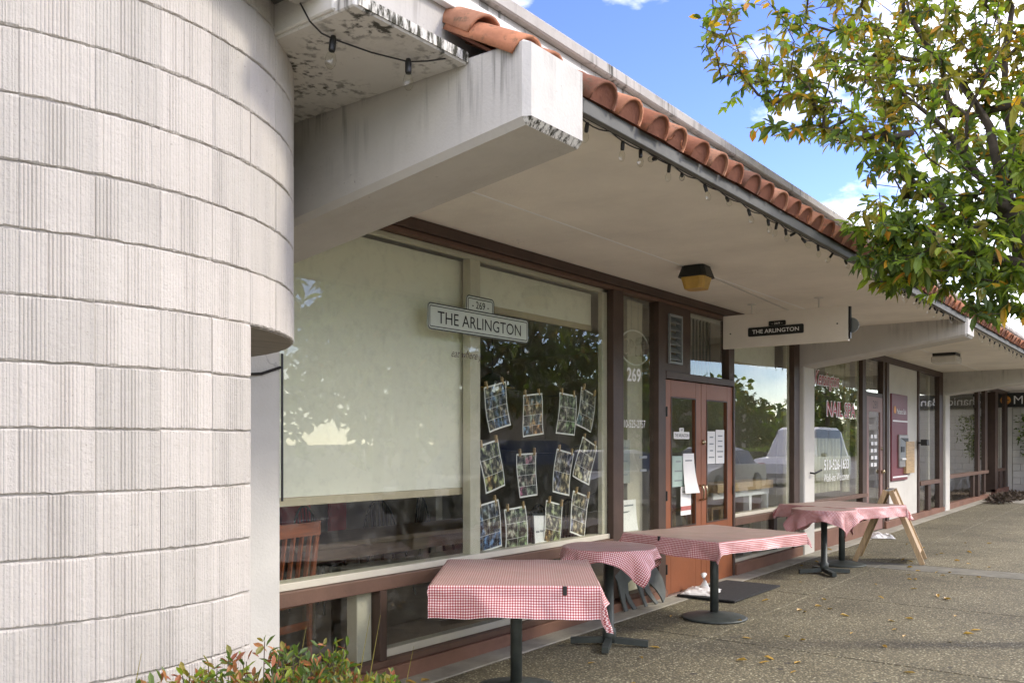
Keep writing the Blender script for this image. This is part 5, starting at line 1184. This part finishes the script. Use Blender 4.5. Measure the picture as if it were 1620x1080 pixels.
# ================================================================== PARKED CARS AND STREET THINGS (seen mirrored in the glass)
def car(name, label, x, y, paint, prof, cab, wdt=1.8, rz=0.):
    """prof: lower body outline (u,z); cab: greenhouse outline"""
    t = thing(name, label, 'car', (x, y, -.2 + .0075 * x), rz, 'cars parked along the kerb')
    def body(poly, w0, w1, zlo, zhi):
        b = MB(); n = len(poly); lay = []
        for s_, ins in ((-1, 1.), (-1, .93), (1, .93), (1, 1.)): pass
        rings = []
        for fy in (-1, -.94, .94, 1):
            ring = []
            for u, z in poly:
                f = (z - zlo) / (zhi - zlo); ww = (w0 + (w1 - w0) * f) / 2; sh = 1. if abs(fy) < .99 else .975
                cx = sum(p[0] for p in poly) / n; cz = sum(p[1] for p in poly) / n
                ring.append(len(b.v)); b.v.append((cx + (u - cx) * sh, fy * ww, cz + (z - cz) * sh))
            rings.append(ring)
        for a, c in zip(rings, rings[1:]):
            for i in range(n): b.f.append((a[i], a[(i + 1) % n], c[(i + 1) % n], c[i])); b.mi.append(0)
        b.f.append(tuple(rings[0])[::-1]); b.f.append(tuple(rings[-1])); b.mi += [0, 0]; return b
    obj('body', body(prof, wdt, wdt * .96, .25, 1.0), paint, t); zl = min(p[1] for p in cab); zh = max(p[1] for p in cab)
    obj('roof', body(cab, wdt * .93, wdt * .72, zl, zh), paint, t)
    # side and end glass panels
    def side(s_, u0, u1, m0, m1):
        v = []
        for u, z in ((u0, zl + .04), (u1, zl + .04), (u1 - m1, zh - .09), (u0 + m0, zh - .09)):
            f = (z - zl) / (zh - zl); v.append((u, s_ * (wdt * (.93 + (.72 - .93) * f) / 2 + .012), z))
        return MB().add(v, [(0, 1, 2, 3) if s_ > 0 else (3, 2, 1, 0)])
    us = sorted(p[0] for p in cab); a, b_ = us[0], us[-1]; md = (a + b_) / 2
    for s_ in (-1, 1):
        obj('side_window', side(s_, a + .22, md - .03, .28, 0), M['carglass'], t); obj('side_window', side(s_, md + .03, b_ - .30, 0, .38), M['carglass'], t)
    cs = sorted(cab, key=lambda p: p[0]); fr_ = [cs[-1], max(cab, key=lambda p: p[1] * 10 + p[0])]; rr_ = [cs[0], max(cab, key=lambda p: p[1] * 10 - p[0])]
    for (pa, pb_), nm, sg in ((fr_, 'windscreen', 1), (rr_, 'rear_window', -1)):
        q = [Vector((pa[0], 0, pa[1])).lerp(Vector((pb_[0], 0, pb_[1])), f) + Vector((.014 * sg, 0, .01)) for f in (.1, .9)]
        obj(nm, MB().add([(q[0].x, -wdt * .42, q[0].z), (q[0].x, wdt * .42, q[0].z), (q[1].x, wdt * .35, q[1].z), (q[1].x, -wdt * .35, q[1].z)], [(0, 1, 2, 3)]), M['carglass'], t)
    pu = sorted(p[0] for p in prof); L0, L1 = pu[0], pu[-1]
    for u in (L0 + .82, L1 - .85):
        for s_ in (-1, 1):
            wh = obj('wheel', MB().lathe([(0, -.11), (.33, -.11), (.345, -.08), (.345, .08), (.33, .11), (0, .11)], n=22), M['black'], t, (u, s_ * (wdt / 2 - .09), .345), (R(90), 0, 0), True); obj('rim', MB().lathe([(0, -.118), (.21, -.118), (.22, -.1), (.22, .1), (.21, .118), (0, .118)], n=16), M['metal'], wh)
    for s_ in (-1, 1):
        obj('headlight', MB().box(L1 - .16, L1 + .005, s_ * wdt * .36 - .16, s_ * wdt * .36 + .16, .66, .80, bev=.02), M['white'], t); obj('tail_light', MB().box(L0 - .005, L0 + .1, s_ * wdt * .40 - .1, s_ * wdt * .40 + .1, .70, .95, bev=.02), M['redthing'], t)
        obj('mirror', MB().box(b_ - .55, b_ - .38, s_ * (wdt / 2 + .02), s_ * (wdt / 2 + .2), 1.02, 1.16, bev=.03), M['black'], t)
M['carglass'] = plain('car_glass', (.012, .014, .015), .03, .05, 2, 0, 0, 10, .8)
def paint(n, c): return plain(n, c, .22, .04, 1, .1, 0, 10, .7)
suvp = [(-2.2, .35), (-2.25, .6), (-2.2, 1.02), (1.0, 1.04), (1.95, .95), (2.2, .78), (2.25, .45), (2.15, .28), (-2.1, .26)]; suvc = [(-2.12, 1.0), (-1.9, 1.60), (-1.5, 1.70), (.25, 1.70), (.55, 1.64), (1.2, 1.02)]
sedp = [(-2.25, .35), (-2.3, .6), (-2.22, .92), (-1.5, .95), (1.0, .93), (1.95, .80), (2.25, .62), (2.28, .42), (2.15, .25), (-2.1, .25)]; sedc = [(-1.75, .92), (-1.0, 1.38), (-.5, 1.45), (.2, 1.44), (1.15, .92)]
car('parked_car', 'dark grey sport utility car parked at the kerb opposite the big window', 14.2, -7.15, paint('dark_paint', (.018, .02, .022)), suvp, suvc, 1.85, R(180)); car('parked_car', 'silver sedan parked at the kerb behind the dark car', 18.5, -7.1, paint('silver_paint', (.55, .56, .57)), sedp, sedc, 1.8, R(180))
car('parked_car', 'white sedan parked at the kerb further along', 24.6, -7.1, paint('white_car_paint', (.75, .75, .74)), sedp, sedc, 1.8, R(180)); car('parked_car', 'tall white van parked far along the kerb', 33.0, -7.2, bpy.data.materials['white_car_paint'], [(u * 1.2, z) for u, z in suvp], [(u * 1.2, .98 + (z - 1.0) * 1.6) for u, z in suvc], 1.95, R(180))
lp_ = thing('street_lamp', 'tall grey street lamp with a long arm across the road', 'street lamp', (47.5, -16.6, -.1)); obj('pole', MB().tube([(0, 0, 0), (0, 0, 7.2)], [.11, .07], 8), M['metal'], lp_); obj('arm', MB().tube([(0, 0, 7.15), (.6, .9, 7.6), (1.2, 1.9, 7.7)], .045, 6), M['metal'], lp_); obj('lamp_head', MB().box(1.05, 1.5, 1.7, 2.4, 7.58, 7.74, bev=.04), M['grey'], lp_)
ob = thing('house_across_road', 'low beige building across the road with a flat roof', 'building', (54, -28, -.2)); obj('wall', MB().box(-14, 14, -4, 4, 0, 4.4), plain('beige_stucco', (.42, .36, .28), .9, .1, 1), ob); obj('roof', MB().box(-14.3, 14.3, -4.3, 4.3, 4.4, 4.7), M['fascia'], ob)
for i in range(6): obj('window', MB().box(-11.5 + i * 4.4, -9.7 + i * 4.4, 4.0, 4.05, 1.2, 2.7), M['carglass'], ob)
